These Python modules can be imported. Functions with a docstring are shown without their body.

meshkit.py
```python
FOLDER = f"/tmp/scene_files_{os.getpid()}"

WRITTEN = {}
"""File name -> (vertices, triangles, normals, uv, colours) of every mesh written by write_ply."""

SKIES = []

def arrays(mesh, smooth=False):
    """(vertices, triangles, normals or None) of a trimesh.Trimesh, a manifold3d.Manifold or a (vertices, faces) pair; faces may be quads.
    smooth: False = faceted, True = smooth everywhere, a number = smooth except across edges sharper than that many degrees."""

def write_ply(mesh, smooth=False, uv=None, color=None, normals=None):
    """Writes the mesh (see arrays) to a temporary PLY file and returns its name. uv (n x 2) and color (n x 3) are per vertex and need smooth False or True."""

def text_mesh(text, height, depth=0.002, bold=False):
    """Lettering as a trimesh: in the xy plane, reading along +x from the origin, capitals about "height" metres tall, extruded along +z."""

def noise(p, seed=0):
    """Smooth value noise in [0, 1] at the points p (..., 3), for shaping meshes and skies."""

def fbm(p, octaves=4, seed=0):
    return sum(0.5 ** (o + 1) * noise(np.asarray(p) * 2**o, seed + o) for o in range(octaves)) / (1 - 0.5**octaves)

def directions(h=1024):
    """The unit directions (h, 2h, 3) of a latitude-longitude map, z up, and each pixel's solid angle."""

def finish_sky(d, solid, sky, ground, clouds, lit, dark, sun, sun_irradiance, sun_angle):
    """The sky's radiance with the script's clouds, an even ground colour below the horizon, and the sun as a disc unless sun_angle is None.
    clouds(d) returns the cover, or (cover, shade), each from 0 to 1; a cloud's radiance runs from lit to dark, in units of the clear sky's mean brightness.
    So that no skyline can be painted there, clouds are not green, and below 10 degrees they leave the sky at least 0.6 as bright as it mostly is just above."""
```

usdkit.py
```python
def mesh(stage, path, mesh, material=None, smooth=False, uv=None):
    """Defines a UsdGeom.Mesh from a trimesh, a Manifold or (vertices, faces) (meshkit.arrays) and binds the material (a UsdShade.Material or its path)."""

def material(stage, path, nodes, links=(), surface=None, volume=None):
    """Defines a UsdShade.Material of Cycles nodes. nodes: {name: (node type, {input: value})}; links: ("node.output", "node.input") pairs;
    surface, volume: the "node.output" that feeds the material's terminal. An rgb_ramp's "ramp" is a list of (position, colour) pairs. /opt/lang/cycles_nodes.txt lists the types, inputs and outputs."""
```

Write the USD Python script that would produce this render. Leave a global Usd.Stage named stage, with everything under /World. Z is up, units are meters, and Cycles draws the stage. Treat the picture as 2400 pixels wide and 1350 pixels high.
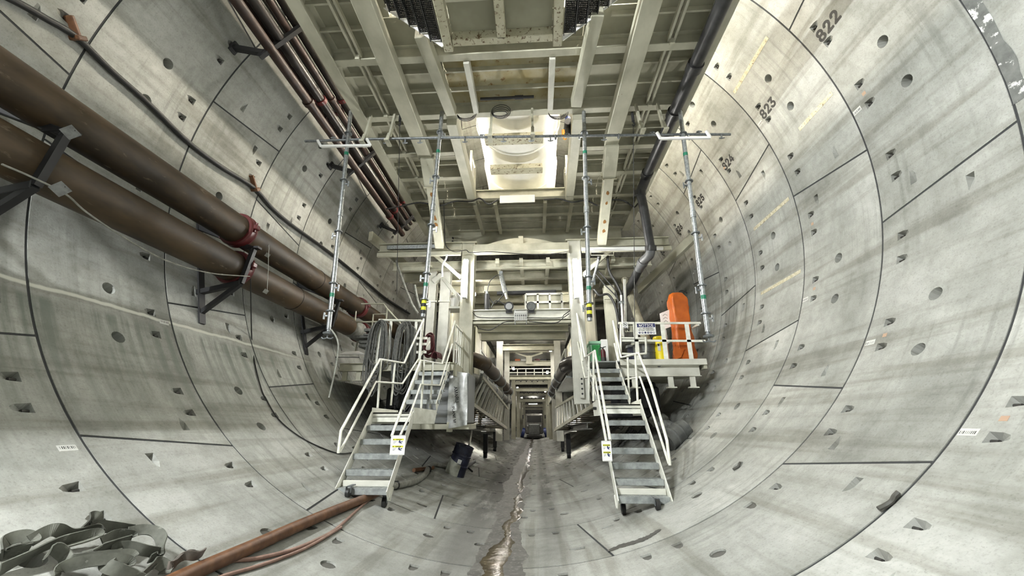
import math, random
import numpy as np, trimesh, usdkit, meshkit
from shapely.geometry import Polygon, box as sbox
from pxr import Usd, UsdGeom, UsdLux, UsdShade, Sdf, Gf, Vt

stage = Usd.Stage.CreateInMemory()
UsdGeom.SetStageUpAxis(stage, UsdGeom.Tokens.z)
UsdGeom.SetStageMetersPerUnit(stage, 1.0)
UsdGeom.Xform.Define(stage, '/World')
rng = random.Random(7)

# ------------------------------------------------------------------ camera, ambient, exposure
FPX, TILT, YAW = 931.4, 0.3267, 0.0585          # focal length in pixels of the 2400 wide frame, tilt up, turn left
EYE = np.array([0.469, 0.0, 1.835])
EXPOSURE = 0.5
_ct, _st, _cy, _sy = math.cos(TILT), math.sin(TILT), math.cos(YAW), math.sin(YAW)
CAM = np.array([[_cy, -_sy, 0], [_sy, _cy, 0], [0, 0, 1]]) @ np.array([[1, 0, 0], [0, _ct, -_st], [0, _st, _ct]])
cam = UsdGeom.Camera.Define(stage, '/World/camera')
cam.CreateHorizontalApertureAttr(36.0)
cam.CreateVerticalApertureAttr(20.25)
cam.CreateFocalLengthAttr(36.0 * FPX / 2400)
cam.CreateClippingRangeAttr(Gf.Vec2f(0.05, 500))
cam.CreateExposureAttr(EXPOSURE)
_r, _u, _b = CAM[:, 0], CAM[:, 2], -CAM[:, 1]
cam.AddTransformOp().Set(Gf.Matrix4d(*_r, 0, *_u, 0, *_b, 0, *EYE, 1))
dome = UsdLux.DomeLight.Define(stage, '/World/ambient')
dome.CreateColorAttr(Gf.Vec3f(1, 1, 1)); dome.CreateIntensityAttr(0.02)

TUBE_NEAR, TUBE_BACK, TUBE_UP, TUBE_DEEP = 170.0, 2250.0, 230.0, 120.0     # tube lamp radiance by place

# ------------------------------------------------------------------ measuring helpers (depth is always given)
R = 6.35
def ray(px, py): return CAM @ np.array([(px - 1200) / FPX, 1, -(py - 675) / FPX])
def aty(px, py, Y): d = ray(px, py); return EYE + d * (Y / d[1])
def atx(px, py, X): d = ray(px, py); return EYE + d * ((X - EYE[0]) / d[0])
def atz(px, py, Z): d = ray(px, py); return EYE + d * ((Z - EYE[2]) / d[2])
def cyl(px, py, r=R):
    d = ray(px, py); o = EYE - np.array([0, 0, R]); a = d[0]**2 + d[2]**2; b = o[0]*d[0] + o[2]*d[2]; c = o[0]**2 + o[2]**2 - r*r
    return EYE + d * ((-b + math.sqrt(b*b - a*c)) / a)
def polar(thd, Y, r=R): t = math.radians(thd); return np.array([r*math.sin(t), Y, R - r*math.cos(t)])
def fz(x): return R - math.sqrt(R*R - x*x)              # height of the invert at x

# ------------------------------------------------------------------ materials
MATS = {}
def mat(name, nodes, links=(), surface='p.BSDF'):
    MATS[name] = usdkit.material(stage, '/World/Looks/' + name, nodes, links, surface=surface); return MATS[name]
def plain(name, col, rough=.6, metal=0., **kw):
    return mat(name, {'p': ('principled_bsdf', {'base_color': col, 'roughness': rough, 'metallic': metal, **kw})})
def mottled(name, c1, c2, scale=4., rough=.6, metal=0., lo=.35, hi=.65, detail=5., stretch=(1, 1, 1), bump=0., c3=None, s3=18., t3=(.6, .68)):
    n = {'g': ('geometry', {}), 'm': ('mapping', {'scale': stretch}), 'n': ('noise_texture', {'scale': scale, 'detail': detail, 'roughness': .6}),
         'r': ('rgb_ramp', {'ramp': [(lo, c1), (hi, c2)]}), 'p': ('principled_bsdf', {'roughness': rough, 'metallic': metal})}
    l = [('g.position', 'm.vector'), ('m.vector', 'n.vector'), ('n.fac', 'r.fac')]
    out = 'r.color'
    if c3 is not None:
        n.update({'n3': ('noise_texture', {'scale': s3, 'detail': 6., 'roughness': .65}), 'r3': ('rgb_ramp', {'ramp': [(t3[0], (0, 0, 0)), (t3[1], (1, 1, 1))]}),
                  'x3': ('mix_color', {'b': c3})})
        l += [('m.vector', 'n3.vector'), ('n3.fac', 'r3.fac'), ('r3.color', 'x3.fac'), (out, 'x3.a')]; out = 'x3.result'
    if bump:
        n['b'] = ('bump', {'strength': bump, 'distance': .02}); l += [('n.fac', 'b.height'), ('b.normal', 'p.normal')]
    l.append((out, 'p.base_color'))
    return mat(name, n, l)
def emit(name, col, s): return mat(name, {'e': ('emission', {'color': col, 'strength': s})}, surface='e.emission')

def concrete(name, floor=False, c1=(.235, .238, .22), c2=(.41, .414, .39)):
    n = {'g': ('geometry', {}), 'o': ('object_info', {}), 's': ('separate_xyz', {}),
         'zz': ('math', {'math_type': 'subtract', 'value1': R}), 'th': ('math', {'math_type': 'arctan2'}),
         'arc': ('math', {'math_type': 'multiply', 'value2': R}), 'v': ('combine_xyz', {'z': 0.}),
         'jit': ('math', {'math_type': 'multiply', 'value2': 40.}), 'vj': ('combine_xyz', {}),
         'n1': ('noise_texture', {'scale': .55, 'detail': 7., 'roughness': .62}), 'r1': ('rgb_ramp', {'ramp': [(.36, c1), (.64, c2)]}),
         'm2': ('mapping', {'scale': (2.6, .16, 1)}), 'n2': ('noise_texture', {'scale': 1.3, 'detail': 5., 'roughness': .55}), 'r2': ('rgb_ramp', {'ramp': [(.38, (.50, .48, .43)), (.5, (1, 1, 1)), (.7, (1.12, 1.12, 1.12))]}),
         'x2': ('mix_color', {'blend_type': 'multiply', 'fac': .55, 'use_clamp': False}),
         'm3': ('mapping', {'scale': (.22, 5.5, 1)}), 'n3': ('noise_texture', {'scale': 1.4, 'detail': 6., 'roughness': .6}), 'n3b': ('noise_texture', {'scale': .38, 'detail': 3.}),
         'r3': ('rgb_ramp', {'ramp': [(.5, (0, 0, 0)), (.66, (1, 1, 1))]}), 'r3b': ('rgb_ramp', {'ramp': [(.46, (0, 0, 0)), (.58, (1, 1, 1))]}),
         'k3': ('math', {'math_type': 'multiply'}), 'k3s': ('math', {'math_type': 'multiply', 'value2': .5}), 'x3': ('mix_color', {'b': (.15, .155, .14)}),
         'n4': ('noise_texture', {'scale': 46., 'detail': 4., 'roughness': .6}), 'r4': ('rgb_ramp', {'ramp': [(.3, (.72, .72, .70)), (.45, (1, 1, 1)), (.75, (1.06, 1.06, 1.06))]}),
         'x4': ('mix_color', {'blend_type': 'multiply', 'fac': .75, 'use_clamp': False}),
         'n5': ('noise_texture', {'scale': 7., 'detail': 8., 'roughness': .7}), 'r5': ('rgb_ramp', {'ramp': [(.36, (.80, .80, .78)), (.56, (1, 1, 1))]}),
         'x5': ('mix_color', {'blend_type': 'multiply', 'fac': .7}),
         'rt': ('map_range', {'clamp': True, 'from_min': 0., 'from_max': 1., 'to_min': .93, 'to_max': 1.07}), 'xr': ('mix_color', {'blend_type': 'multiply', 'fac': 1., 'use_clamp': False}),
         'b': ('bump', {'strength': .25, 'distance': .01}), 'p': ('principled_bsdf', {'roughness': .72, 'specular_ior_level': .35})}
    l = [('g.position', 's.vector'), ('s.z', 'zz.value2'), ('s.x', 'th.value1'), ('zz.value', 'th.value2'), ('th.value', 'arc.value1'), ('arc.value', 'v.x'), ('s.y', 'v.y'),
         ('o.random', 'jit.value1'), ('arc.value', 'vj.x'), ('s.y', 'vj.y'), ('jit.value', 'vj.z'),
         ('vj.vector', 'n1.vector'), ('n1.fac', 'r1.fac'), ('v.vector', 'm2.vector'), ('m2.vector', 'n2.vector'), ('n2.fac', 'r2.fac'),
         ('r1.color', 'x2.a'), ('r2.color', 'x2.b'),
         ('v.vector', 'm3.vector'), ('m3.vector', 'n3.vector'), ('n3.fac', 'r3.fac'), ('v.vector', 'n3b.vector'), ('n3b.fac', 'r3b.fac'),
         ('r3.color', 'k3.value1'), ('r3b.color', 'k3.value2'), ('k3.value', 'k3s.value1'), ('k3s.value', 'x3.fac'), ('x2.result', 'x3.a'),
         ('vj.vector', 'n4.vector'), ('n4.fac', 'r4.fac'), ('x3.result', 'x4.a'), ('r4.color', 'x4.b'),
         ('vj.vector', 'n5.vector'), ('n5.fac', 'r5.fac'), ('x4.result', 'x5.a'), ('r5.color', 'x5.b'),
         ('o.random', 'rt.value'), ('x5.result', 'xr.a'), ('rt.result', 'xr.b'),
         ('n4.fac', 'b.height'), ('b.normal', 'p.normal')]
    out = 'xr.result'
    if floor:      # dirt tracked along the invert: dark wheel bands, damp blotches, plus gantry shade painted in with distance
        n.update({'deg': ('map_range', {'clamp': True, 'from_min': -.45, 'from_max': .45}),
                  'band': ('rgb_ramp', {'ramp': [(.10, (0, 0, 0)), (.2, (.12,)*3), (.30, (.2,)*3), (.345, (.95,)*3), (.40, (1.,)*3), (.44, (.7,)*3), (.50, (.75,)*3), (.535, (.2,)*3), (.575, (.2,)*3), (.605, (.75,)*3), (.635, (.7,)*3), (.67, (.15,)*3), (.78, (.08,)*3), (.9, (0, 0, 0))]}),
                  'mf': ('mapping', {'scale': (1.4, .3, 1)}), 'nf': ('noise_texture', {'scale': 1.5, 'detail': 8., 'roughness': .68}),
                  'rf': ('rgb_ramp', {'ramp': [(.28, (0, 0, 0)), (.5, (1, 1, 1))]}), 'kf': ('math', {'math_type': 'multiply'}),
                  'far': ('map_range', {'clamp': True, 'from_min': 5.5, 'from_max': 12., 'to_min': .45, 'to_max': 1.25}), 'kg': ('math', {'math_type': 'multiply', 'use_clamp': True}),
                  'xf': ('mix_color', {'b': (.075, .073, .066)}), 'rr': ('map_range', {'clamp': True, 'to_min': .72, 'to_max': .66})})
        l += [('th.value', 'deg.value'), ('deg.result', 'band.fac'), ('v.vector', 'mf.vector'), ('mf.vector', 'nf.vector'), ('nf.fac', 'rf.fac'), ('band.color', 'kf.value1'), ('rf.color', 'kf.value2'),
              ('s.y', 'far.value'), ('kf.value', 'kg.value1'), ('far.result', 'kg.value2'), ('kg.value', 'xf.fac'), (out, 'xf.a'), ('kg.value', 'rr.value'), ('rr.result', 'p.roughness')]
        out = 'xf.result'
    else:          # a pale line along the left wall
        n.update({'lw': ('noise_texture', {'scale': 1.2, 'detail': 4.}), 'lk': ('math', {'math_type': 'multiply_add', 'value2': .03, 'value3': 1.075}), 'la': ('math', {'math_type': 'add'}), 'lb': ('math', {'math_type': 'absolute'}),
                  'lr': ('map_range', {'clamp': True, 'from_min': .0025, 'from_max': .006, 'to_min': .75, 'to_max': 0.}), 'ly': ('map_range', {'clamp': True, 'from_min': 7., 'from_max': 11., 'to_min': 1., 'to_max': 0.}), 'lz': ('math', {'math_type': 'multiply'}),
                  'xl': ('mix_color', {'b': (.66, .66, .60)})})
        l += [('v.vector', 'lw.vector'), ('lw.fac', 'lk.value1'), ('th.value', 'la.value1'), ('lk.value', 'la.value2'), ('la.value', 'lb.value1'), ('lb.value', 'lr.value'),
              ('s.y', 'ly.value'), ('lr.result', 'lz.value1'), ('ly.result', 'lz.value2'), ('lz.value', 'xl.fac'), (out, 'xl.a')]
        out = 'xl.result'      # damp green grey runs below that line
        n.update({'dd': ('map_range', {'clamp': True, 'from_min': -1.15, 'from_max': -.60}), 'dr': ('rgb_ramp', {'ramp': [(.0, (0, 0, 0)), (.13, (0, 0, 0)), (.16, (1, 1, 1)), (.45, (.7, .7, .7)), (.9, (0, 0, 0))]}),
                  'md': ('mapping', {'scale': (.16, 3.2, 1)}), 'nd': ('noise_texture', {'scale': 2.2, 'detail': 7., 'roughness': .62}), 'rd': ('rgb_ramp', {'ramp': [(.44, (0, 0, 0)), (.62, (1, 1, 1))]}),
                  'kd': ('math', {'math_type': 'multiply'}), 'ke': ('math', {'math_type': 'multiply', 'value2': .8}), 'xd': ('mix_color', {'b': (.13, .15, .128)})})
        l += [('th.value', 'dd.value'), ('dd.result', 'dr.fac'), ('v.vector', 'md.vector'), ('md.vector', 'nd.vector'), ('nd.fac', 'rd.fac'), ('dr.color', 'kd.value1'), ('rd.color', 'kd.value2'), ('kd.value', 'ke.value1'), ('ke.value', 'xd.fac'), (out, 'xd.a')]
        out = 'xd.result'
    l.append((out, 'p.base_color'))
    return mat(name, n, l)

concrete('concrete'); concrete('concrete_floor', True)
plain('gasket', (.03, .032, .034), .8)
plain('bolt_steel', (.05, .048, .045), .55, .4)
CREAM, CREAM2, RUST = (.35, .34, .265), (.51, .50, .405), (.13, .06, .018)
mottled('cream', CREAM, CREAM2, 1.6, .5, c3=RUST, s3=9., t3=(.70, .76), stretch=(1, .6, 1))
mottled('cream_panel', (.29, .28, .21), (.42, .41, .32), .9, .55, c3=(.20, .12, .04), s3=3.5, t3=(.72, .80))
mottled('cream_rusty', (.38, .355, .25), (.50, .48, .37), 2.5, .6, c3=(.10, .06, .025), s3=13., t3=(.56, .63))
mottled('cream_clean', (.50, .495, .44), (.64, .635, .57), 2., .45)
mottled('rail_white', (.66, .66, .58), (.84, .84, .78), 6., .4, c3=(.25, .19, .11), s3=26., t3=(.66, .72))
mottled('tread_grey', (.22, .235, .235), (.36, .38, .375), 9., .5, .35, bump=.3)
mottled('tread_dark', (.02, .02, .02), (.06, .06, .058), 30., .6)
mottled('pipe_rust', (.021, .013, .0055), (.070, .043, .019), 3.2, .58, 0., stretch=(1, .35, 1), c3=(.19, .15, .10), s3=8., t3=(.62, .74))
mottled('pipe_steel', (.018, .015, .014), (.055, .048, .044), 4., .35, .4, stretch=(1, .3, 1))
mottled('pipe_redbrown', (.016, .008, .006), (.042, .02, .014), 5., .5, .1)
plain('red_clamp', (.10, .016, .017), .38)
plain('dark_red', (.06, .006, .009), .45)
plain('black_rubber', (.018, .018, .018), .5)
plain('black_steel', (.022, .022, .024), .5, .2)
mottled('pvc_black', (.014, .014, .015), (.035, .035, .036), 5., .38)
mottled('pvc_grey', (.075, .077, .08), (.12, .122, .125), 5., .45)
mottled('galvanised', (.27, .29, .30), (.48, .50, .51), 20., .34, .75)
mottled('galv_dark', (.12, .13, .14), (.22, .235, .24), 20., .45, .5)
plain('green_band', (.01, .16, .09), .5)
mottled('duct_white', (.70, .70, .68), (.84, .84, .83), 1.2, .5)
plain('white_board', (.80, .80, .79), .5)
plain('label_white', (.56, .56, .54), .6)
plain('paint_black', (.015, .015, .015), .6)
plain('notice_blue', (.012, .018, .11), .45)
plain('sign_yellow', (.62, .62, .03), .5)
mottled('orange_sheet', (.40, .078, .003), (.53, .115, .006), 3., .45, bump=.5)
plain('yellow_drum', (.85, .68, .02), .4)
plain('green_box', (.02, .25, .06), .45)
plain('green_pale', (.30, .55, .38), .45)
mottled('barrel_grey', (.065, .07, .07), (.13, .135, .13), 6., .5)
mottled('barrel_blue', (.010, .012, .03), (.024, .027, .055), 9., .45, c3=(.16, .17, .16), s3=6., t3=(.62, .7))
mottled('mud_grey', (.20, .20, .165), (.32, .32, .265), 7., .7)
mottled('hose_grey', (.17, .17, .15), (.30, .30, .27), 9., .6)
mottled('cable_grey', (.085, .087, .083), (.17, .172, .165), 12., .6)
mottled('belt', (.055, .057, .046), (.135, .138, .115), 5., .75, bump=.4, c3=(.21, .21, .185), s3=9., t3=(.62, .7))
mottled('tarp', (.42, .43, .43), (.74, .75, .745), 5., .3, .1, bump=.4)
plain('box_grey', (.26, .27, .275), .6)
mottled('plank', (.10, .085, .06), (.20, .175, .13), 3., .7, stretch=(.4, 4, 4))
mottled('floor_rust', (.075, .03, .012), (.17, .078, .034), 6., .5)
mottled('hose_redbrown', (.20, .115, .09), (.30, .19, .15), 8., .55)
mottled('mud_wet', (.04, .031, .017), (.10, .08, .048), 5., .16, lo=.3, hi=.7, bump=.35, c3=(.17, .16, .13), s3=9., t3=(.58, .68))
mottled('mud_damp', (.03, .029, .025), (.085, .082, .073), 3., .5, bump=.3, c3=(.13, .13, .12), s3=14., t3=(.52, .62))
mottled('sealant', (.10, .105, .10), (.17, .175, .165), 6., .8, c3=(.62, .62, .60), s3=4.5, t3=(.56, .60))
plain('stamp_brown', (.40, .27, .19), .8)
mottled('wall_bar', (.40, .36, .24), (.56, .52, .40), 12., .8, c3=(.22, .18, .11), s3=20., t3=(.56, .64))
mottled('vehicle_grey', (.07, .068, .06), (.16, .155, .14), 4., .5)
plain('blue_paint', (.015, .03, .13), .4)
mottled('brown_timber', (.16, .145, .10), (.33, .31, .235), 7., .8, stretch=(1, 1, .3))
plain('chrome', (.62, .62, .60), .25, .9)
plain('lens', (.75, .76, .78), .1, .6)
plain('amber', (.75, .30, .02), .5)
mottled('panel_ochre', (.36, .29, .13), (.46, .43, .31), 1.6, .6, c3=(.20, .11, .03), s3=5., t3=(.58, .68))
plain('rust_flat', (.22,.10,.02), .8)
plain('mud_dark', (.06,.058,.05), .5)
mottled('dark_belt', (.05,.042,.036), (.12,.10,.085), 8., .6)
emit('tube_near', (1., .99, .93), TUBE_NEAR); emit('tube_back', (.97, 1., .985), TUBE_BACK); emit('tube_up', (1., .91, .75), TUBE_UP); emit('tube_deep', (1., .95, .85), TUBE_DEEP)

# ------------------------------------------------------------------ scene tree helpers
USED = {}
def numbered(parent, name):
    k = (parent, name); USED[k] = USED.get(k, -1) + 1
    return name if USED[k] == 0 else f'{name}_{USED[k]:03d}'
LOC = {}
def tag(p, label=None, cat=None, group=None, kind=None):
    for k, v in (('label', label), ('category', cat), ('group', group), ('kind', kind)):
        if v: p.SetCustomDataByKey(k, v)
    return p
def thing(name, label, cat, loc=(0, 0, 0), group=None, kind=None):
    path = '/World/' + numbered('/World', name)
    x = UsdGeom.Xform.Define(stage, path); x.AddTranslateOp().Set(Gf.Vec3d(*map(float, loc)))
    LOC[path] = np.array(loc, float)
    return tag(x.GetPrim(), label, cat, group, kind)
def part(parent, name, b, m, smooth=False, label=None, kind=None):
    pp = str(parent.GetPath()); path = pp + '/' + numbered(pp, name)
    top = '/'.join(pp.split('/')[:3])
    v, f = b.arrays() if isinstance(b, B) else (np.asarray(b.vertices, float), np.asarray(b.faces))
    LOC.setdefault(top, np.zeros(3))
    prim = usdkit.mesh(stage, path, trimesh.Trimesh(v - LOC[top], f, process=bool(smooth)), MATS[m], smooth=smooth).GetPrim()
    return tag(prim, label, kind=kind)
def single(name, b, m, label, cat, group=None, smooth=False, kind=None):
    path = '/World/' + numbered('/World', name); v, f = b.arrays(); c = v.mean(0); c[2] = v[:, 2].min(); LOC[path] = c
    g = usdkit.mesh(stage, path, trimesh.Trimesh(v - c, f, process=bool(smooth)), MATS[m], smooth=smooth)
    UsdGeom.Xformable(g).AddTranslateOp().Set(Gf.Vec3d(*c))
    return tag(g.GetPrim(), label, cat, group, kind)
def dup(src, loc, rotz=0., label=None, group=None):
    was = src.GetCustomData()
    path = '/World/' + numbered('/World', src.GetName())
    x = UsdGeom.Xform.Define(stage, path)
    x.GetPrim().GetReferences().AddInternalReference(src.GetPath()); x.ClearXformOpOrder()
    x.AddTranslateOp(opSuffix='at').Set(Gf.Vec3d(*map(float, loc)))
    if rotz: x.AddRotateZOp(opSuffix='turn').Set(rotz)
    x.GetPrim().SetInstanceable(True)
    return tag(x.GetPrim(), label or was.get('label'), was.get('category'), group or was.get('group'))

_c8 = np.array([[i, j, k] for i in (0, 1) for j in (0, 1) for k in (0, 1)], float)
_f12 = np.array([[0, 1, 3], [0, 3, 2], [4, 6, 7], [4, 7, 5], [0, 4, 5], [0, 5, 1], [2, 3, 7], [2, 7, 6], [0, 2, 6], [0, 6, 4], [1, 5, 7], [1, 7, 3]])
def _chamfer_topology():
    c = .2; pts = []
    for s in np.array([[i, j, k] for i in (-1, 1) for j in (-1, 1) for k in (-1, 1)], float):
        for a in range(3):
            q = s * (1 - c); q[a] = s[a]; pts.append(q)
    h = trimesh.convex.convex_hull(np.array(pts)); sig = []
    for v in h.vertices:
        a = int(np.argmax(np.abs(v))); sig.append((np.sign(v), a))
    return sig, np.array(h.faces)
_CS, _CF = _chamfer_topology()

class B:
    def __init__(s): s.v, s.f, s.n = [], [], 0
    def add(s, v, f):
        v = np.asarray(v, float); s.v.append(v); s.f.append(np.asarray(f, int) + s.n); s.n += len(v); return s
    def arrays(s): return np.vstack(s.v), np.vstack(s.f)
    def mesh(s, m): return s.add(m.vertices, m.faces)
    def obox(s, c, A, size, ch=0.):
        c, A, size = np.asarray(c, float), np.asarray(A, float), np.asarray(size, float)
        if ch:
            h = size / 2; ch = min(ch, .3 * size.min()); v = []
            for sg, a in _CS:
                q = sg * (h - ch); q[a] = sg[a] * h[a]; v.append(q)
            return s.add(np.array(v) @ A.T + c, _CF)
        v = ((_c8 - .5) * size) @ A.T + c
        return s.add(v, _f12 if np.linalg.det(A) > 0 else _f12[:, ::-1])
    def box(s, x0, x1, y0, y1, z0, z1, ch=0.): return s.obox(((x0+x1)/2, (y0+y1)/2, (z0+z1)/2), np.eye(3), (abs(x1-x0), abs(y1-y0), abs(z1-z0)), ch)
    def frame(s, p, q, up=(0, 0, 1)):
        d = np.asarray(q, float) - p; L = np.linalg.norm(d); d = d / L; up = np.asarray(up, float)
        if abs(d @ up) > .98: up = np.array([0, 1., 0])
        w = np.cross(d, up); w /= np.linalg.norm(w); return d, w, np.cross(w, d), L
    def bar(s, p, q, w, h, up=(0, 0, 1), ch=0.):
        p, q = np.asarray(p, float), np.asarray(q, float); d, a, u, L = s.frame(p, q, up)
        return s.obox((p+q)/2, np.stack([d, a, u], 1), (L, w, h), ch)
    def ibeam(s, p, q, w, h, t=.03, up=(0, 0, 1)):
        p, q = np.asarray(p, float), np.asarray(q, float); d, a, u, L = s.frame(p, q, up); A = np.stack([d, a, u], 1); c = (p+q)/2
        s.obox(c + u*(h-t)/2, A, (L, w, t), .006); s.obox(c - u*(h-t)/2, A, (L, w, t), .006); return s.obox(c, A, (L, t*.7, h-2*t))
    def tube(s, p, q, r, n=12, r2=None, caps=True):
        p, q = np.asarray(p, float), np.asarray(q, float); d, a, u, L = s.frame(p, q); t = np.arange(n) * 2*np.pi/n
        ring = np.cos(t)[:, None]*a + np.sin(t)[:, None]*u; r2 = r if r2 is None else r2
        v = np.vstack([p + ring*r, q + ring*r2]); i = np.arange(n); j = (i+1) % n
        f = np.vstack([np.stack([i, i+n, j], 1), np.stack([j, i+n, j+n], 1)])
        s.add(v, f[:, ::-1])
        if caps:
            s.add(np.vstack([p + ring*r, [p]]), np.stack([i, j, np.full(n, n)], 1)); s.add(np.vstack([q + ring*r2, [q]]), np.stack([j, i, np.full(n, n)], 1))
        return s
    def pipe(s, p, q, r, w, n=24):      # hollow
        s.tube(p, q, r, n, caps=False); d = np.asarray(q, float)-p
        pr = lathe([(r, 0), (r-w, 0), (r-w, np.linalg.norm(d)), (r, np.linalg.norm(d))], p, d, n); return s.mesh(pr)
    def path(s, pts, r, n=8, smooth=0, caps=True):
        pts = np.asarray(pts, float)
        if smooth: pts = spline(pts, smooth)
        T = np.gradient(pts, axis=0); T /= np.maximum(np.linalg.norm(T, axis=1, keepdims=True), 1e-9)
        up = np.array([0, 0, 1.]) if abs(T[0, 2]) < .9 else np.array([0, 1., 0]); a = np.cross(T[0], up); a /= np.linalg.norm(a)
        t = np.arange(n)*2*np.pi/n; rings = []
        for k in range(len(pts)):
            a = a - T[k]*(a @ T[k]); a /= max(np.linalg.norm(a), 1e-9); b = np.cross(T[k], a)
            rings.append(pts[k] + r*(np.cos(t)[:, None]*a + np.sin(t)[:, None]*b))
        v = np.vstack(rings); i = np.arange(n); j = (i+1) % n; F = []
        for k in range(len(pts)-1): F += [np.stack([i+k*n, j+k*n, i+(k+1)*n], 1), np.stack([j+k*n, j+(k+1)*n, i+(k+1)*n], 1)]
        m = len(v); v = np.vstack([v, pts[0], pts[-1]])
        if caps: F += [np.stack([j, i, np.full(n, m)], 1), np.stack([i+m-n, j+m-n, np.full(n, m+1)], 1)]
        return s.add(v, np.vstack(F))
    def ribbon(s, pts, sides, w, t=.006):      # strap: centre line and side direction
        pts, sd = np.asarray(pts, float), np.asarray(sides, float); sd /= np.linalg.norm(sd, axis=1, keepdims=True)
        T = np.gradient(pts, axis=0); T /= np.linalg.norm(T, axis=1, keepdims=True); sd = sd - T*(sd*T).sum(1, keepdims=True); sd /= np.linalg.norm(sd, axis=1, keepdims=True); N = np.cross(T, sd)
        v = np.stack([pts+sd*w/2+N*t, pts-sd*w/2+N*t, pts-sd*w/2-N*t, pts+sd*w/2-N*t], 1).reshape(-1, 4, 3); m = len(pts); F = []
        for k in range(m-1):
            for e in range(4): a, b, c, d = k*4+e, k*4+(e+1) % 4, (k+1)*4+(e+1) % 4, (k+1)*4+e; F += [[a, b, c], [a, c, d]]
        F += [[0, 2, 1], [0, 3, 2], [m*4-4, m*4-3, m*4-2], [m*4-4, m*4-2, m*4-1]]
        return s.add(v.reshape(-1, 3), F)
    def ext(s, poly, o, ux, uy, d):     # flat outline, given thickness d along ux x uy
        poly = poly if isinstance(poly, Polygon) else Polygon(poly); m = trimesh.creation.extrude_polygon(poly, d, engine='earcut')
        ux, uy = np.asarray(ux, float), np.asarray(uy, float); return s.add(np.asarray(m.vertices) @ np.stack([ux, uy, np.cross(ux, uy)]) + np.asarray(o, float), m.faces)
    def text(s, txt, h, o, ux, uy, d=.003, bold=True, centre=True):
        m = meshkit.text_mesh(txt, h, d, bold); v = np.array(m.vertices)
        if centre: v[:, 0] -= (v[:, 0].min()+v[:, 0].max())/2
        ux, uy = np.asarray(ux, float), np.asarray(uy, float); return s.add(v @ np.stack([ux, uy, np.cross(ux, uy)]) + np.asarray(o, float), m.faces)
def lathe(prof, o, axis, n=24):
    m = trimesh.creation.revolve(np.array(prof, float), sections=n); m.fix_normals()
    m.apply_transform(trimesh.geometry.align_vectors([0, 0, 1], np.asarray(axis, float)/np.linalg.norm(axis))); m.apply_translation(o); return m
def spline(p, k):
    p = np.asarray(p, float); q = np.vstack([2*p[0]-p[1], p, 2*p[-1]-p[-2]]); out = []
    for i in range(1, len(q)-2):
        for t in np.linspace(0, 1, k, endpoint=False):
            a, b, c, d = q[i-1:i+3]; out.append(.5*((2*b) + (c-a)*t + (2*a-5*b+4*c-d)*t*t + (-a+3*b-3*c+d)*t**3))
    return np.array(out + [p[-1]])
X, Yv, Z = np.eye(3)
TH = {}

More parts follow.
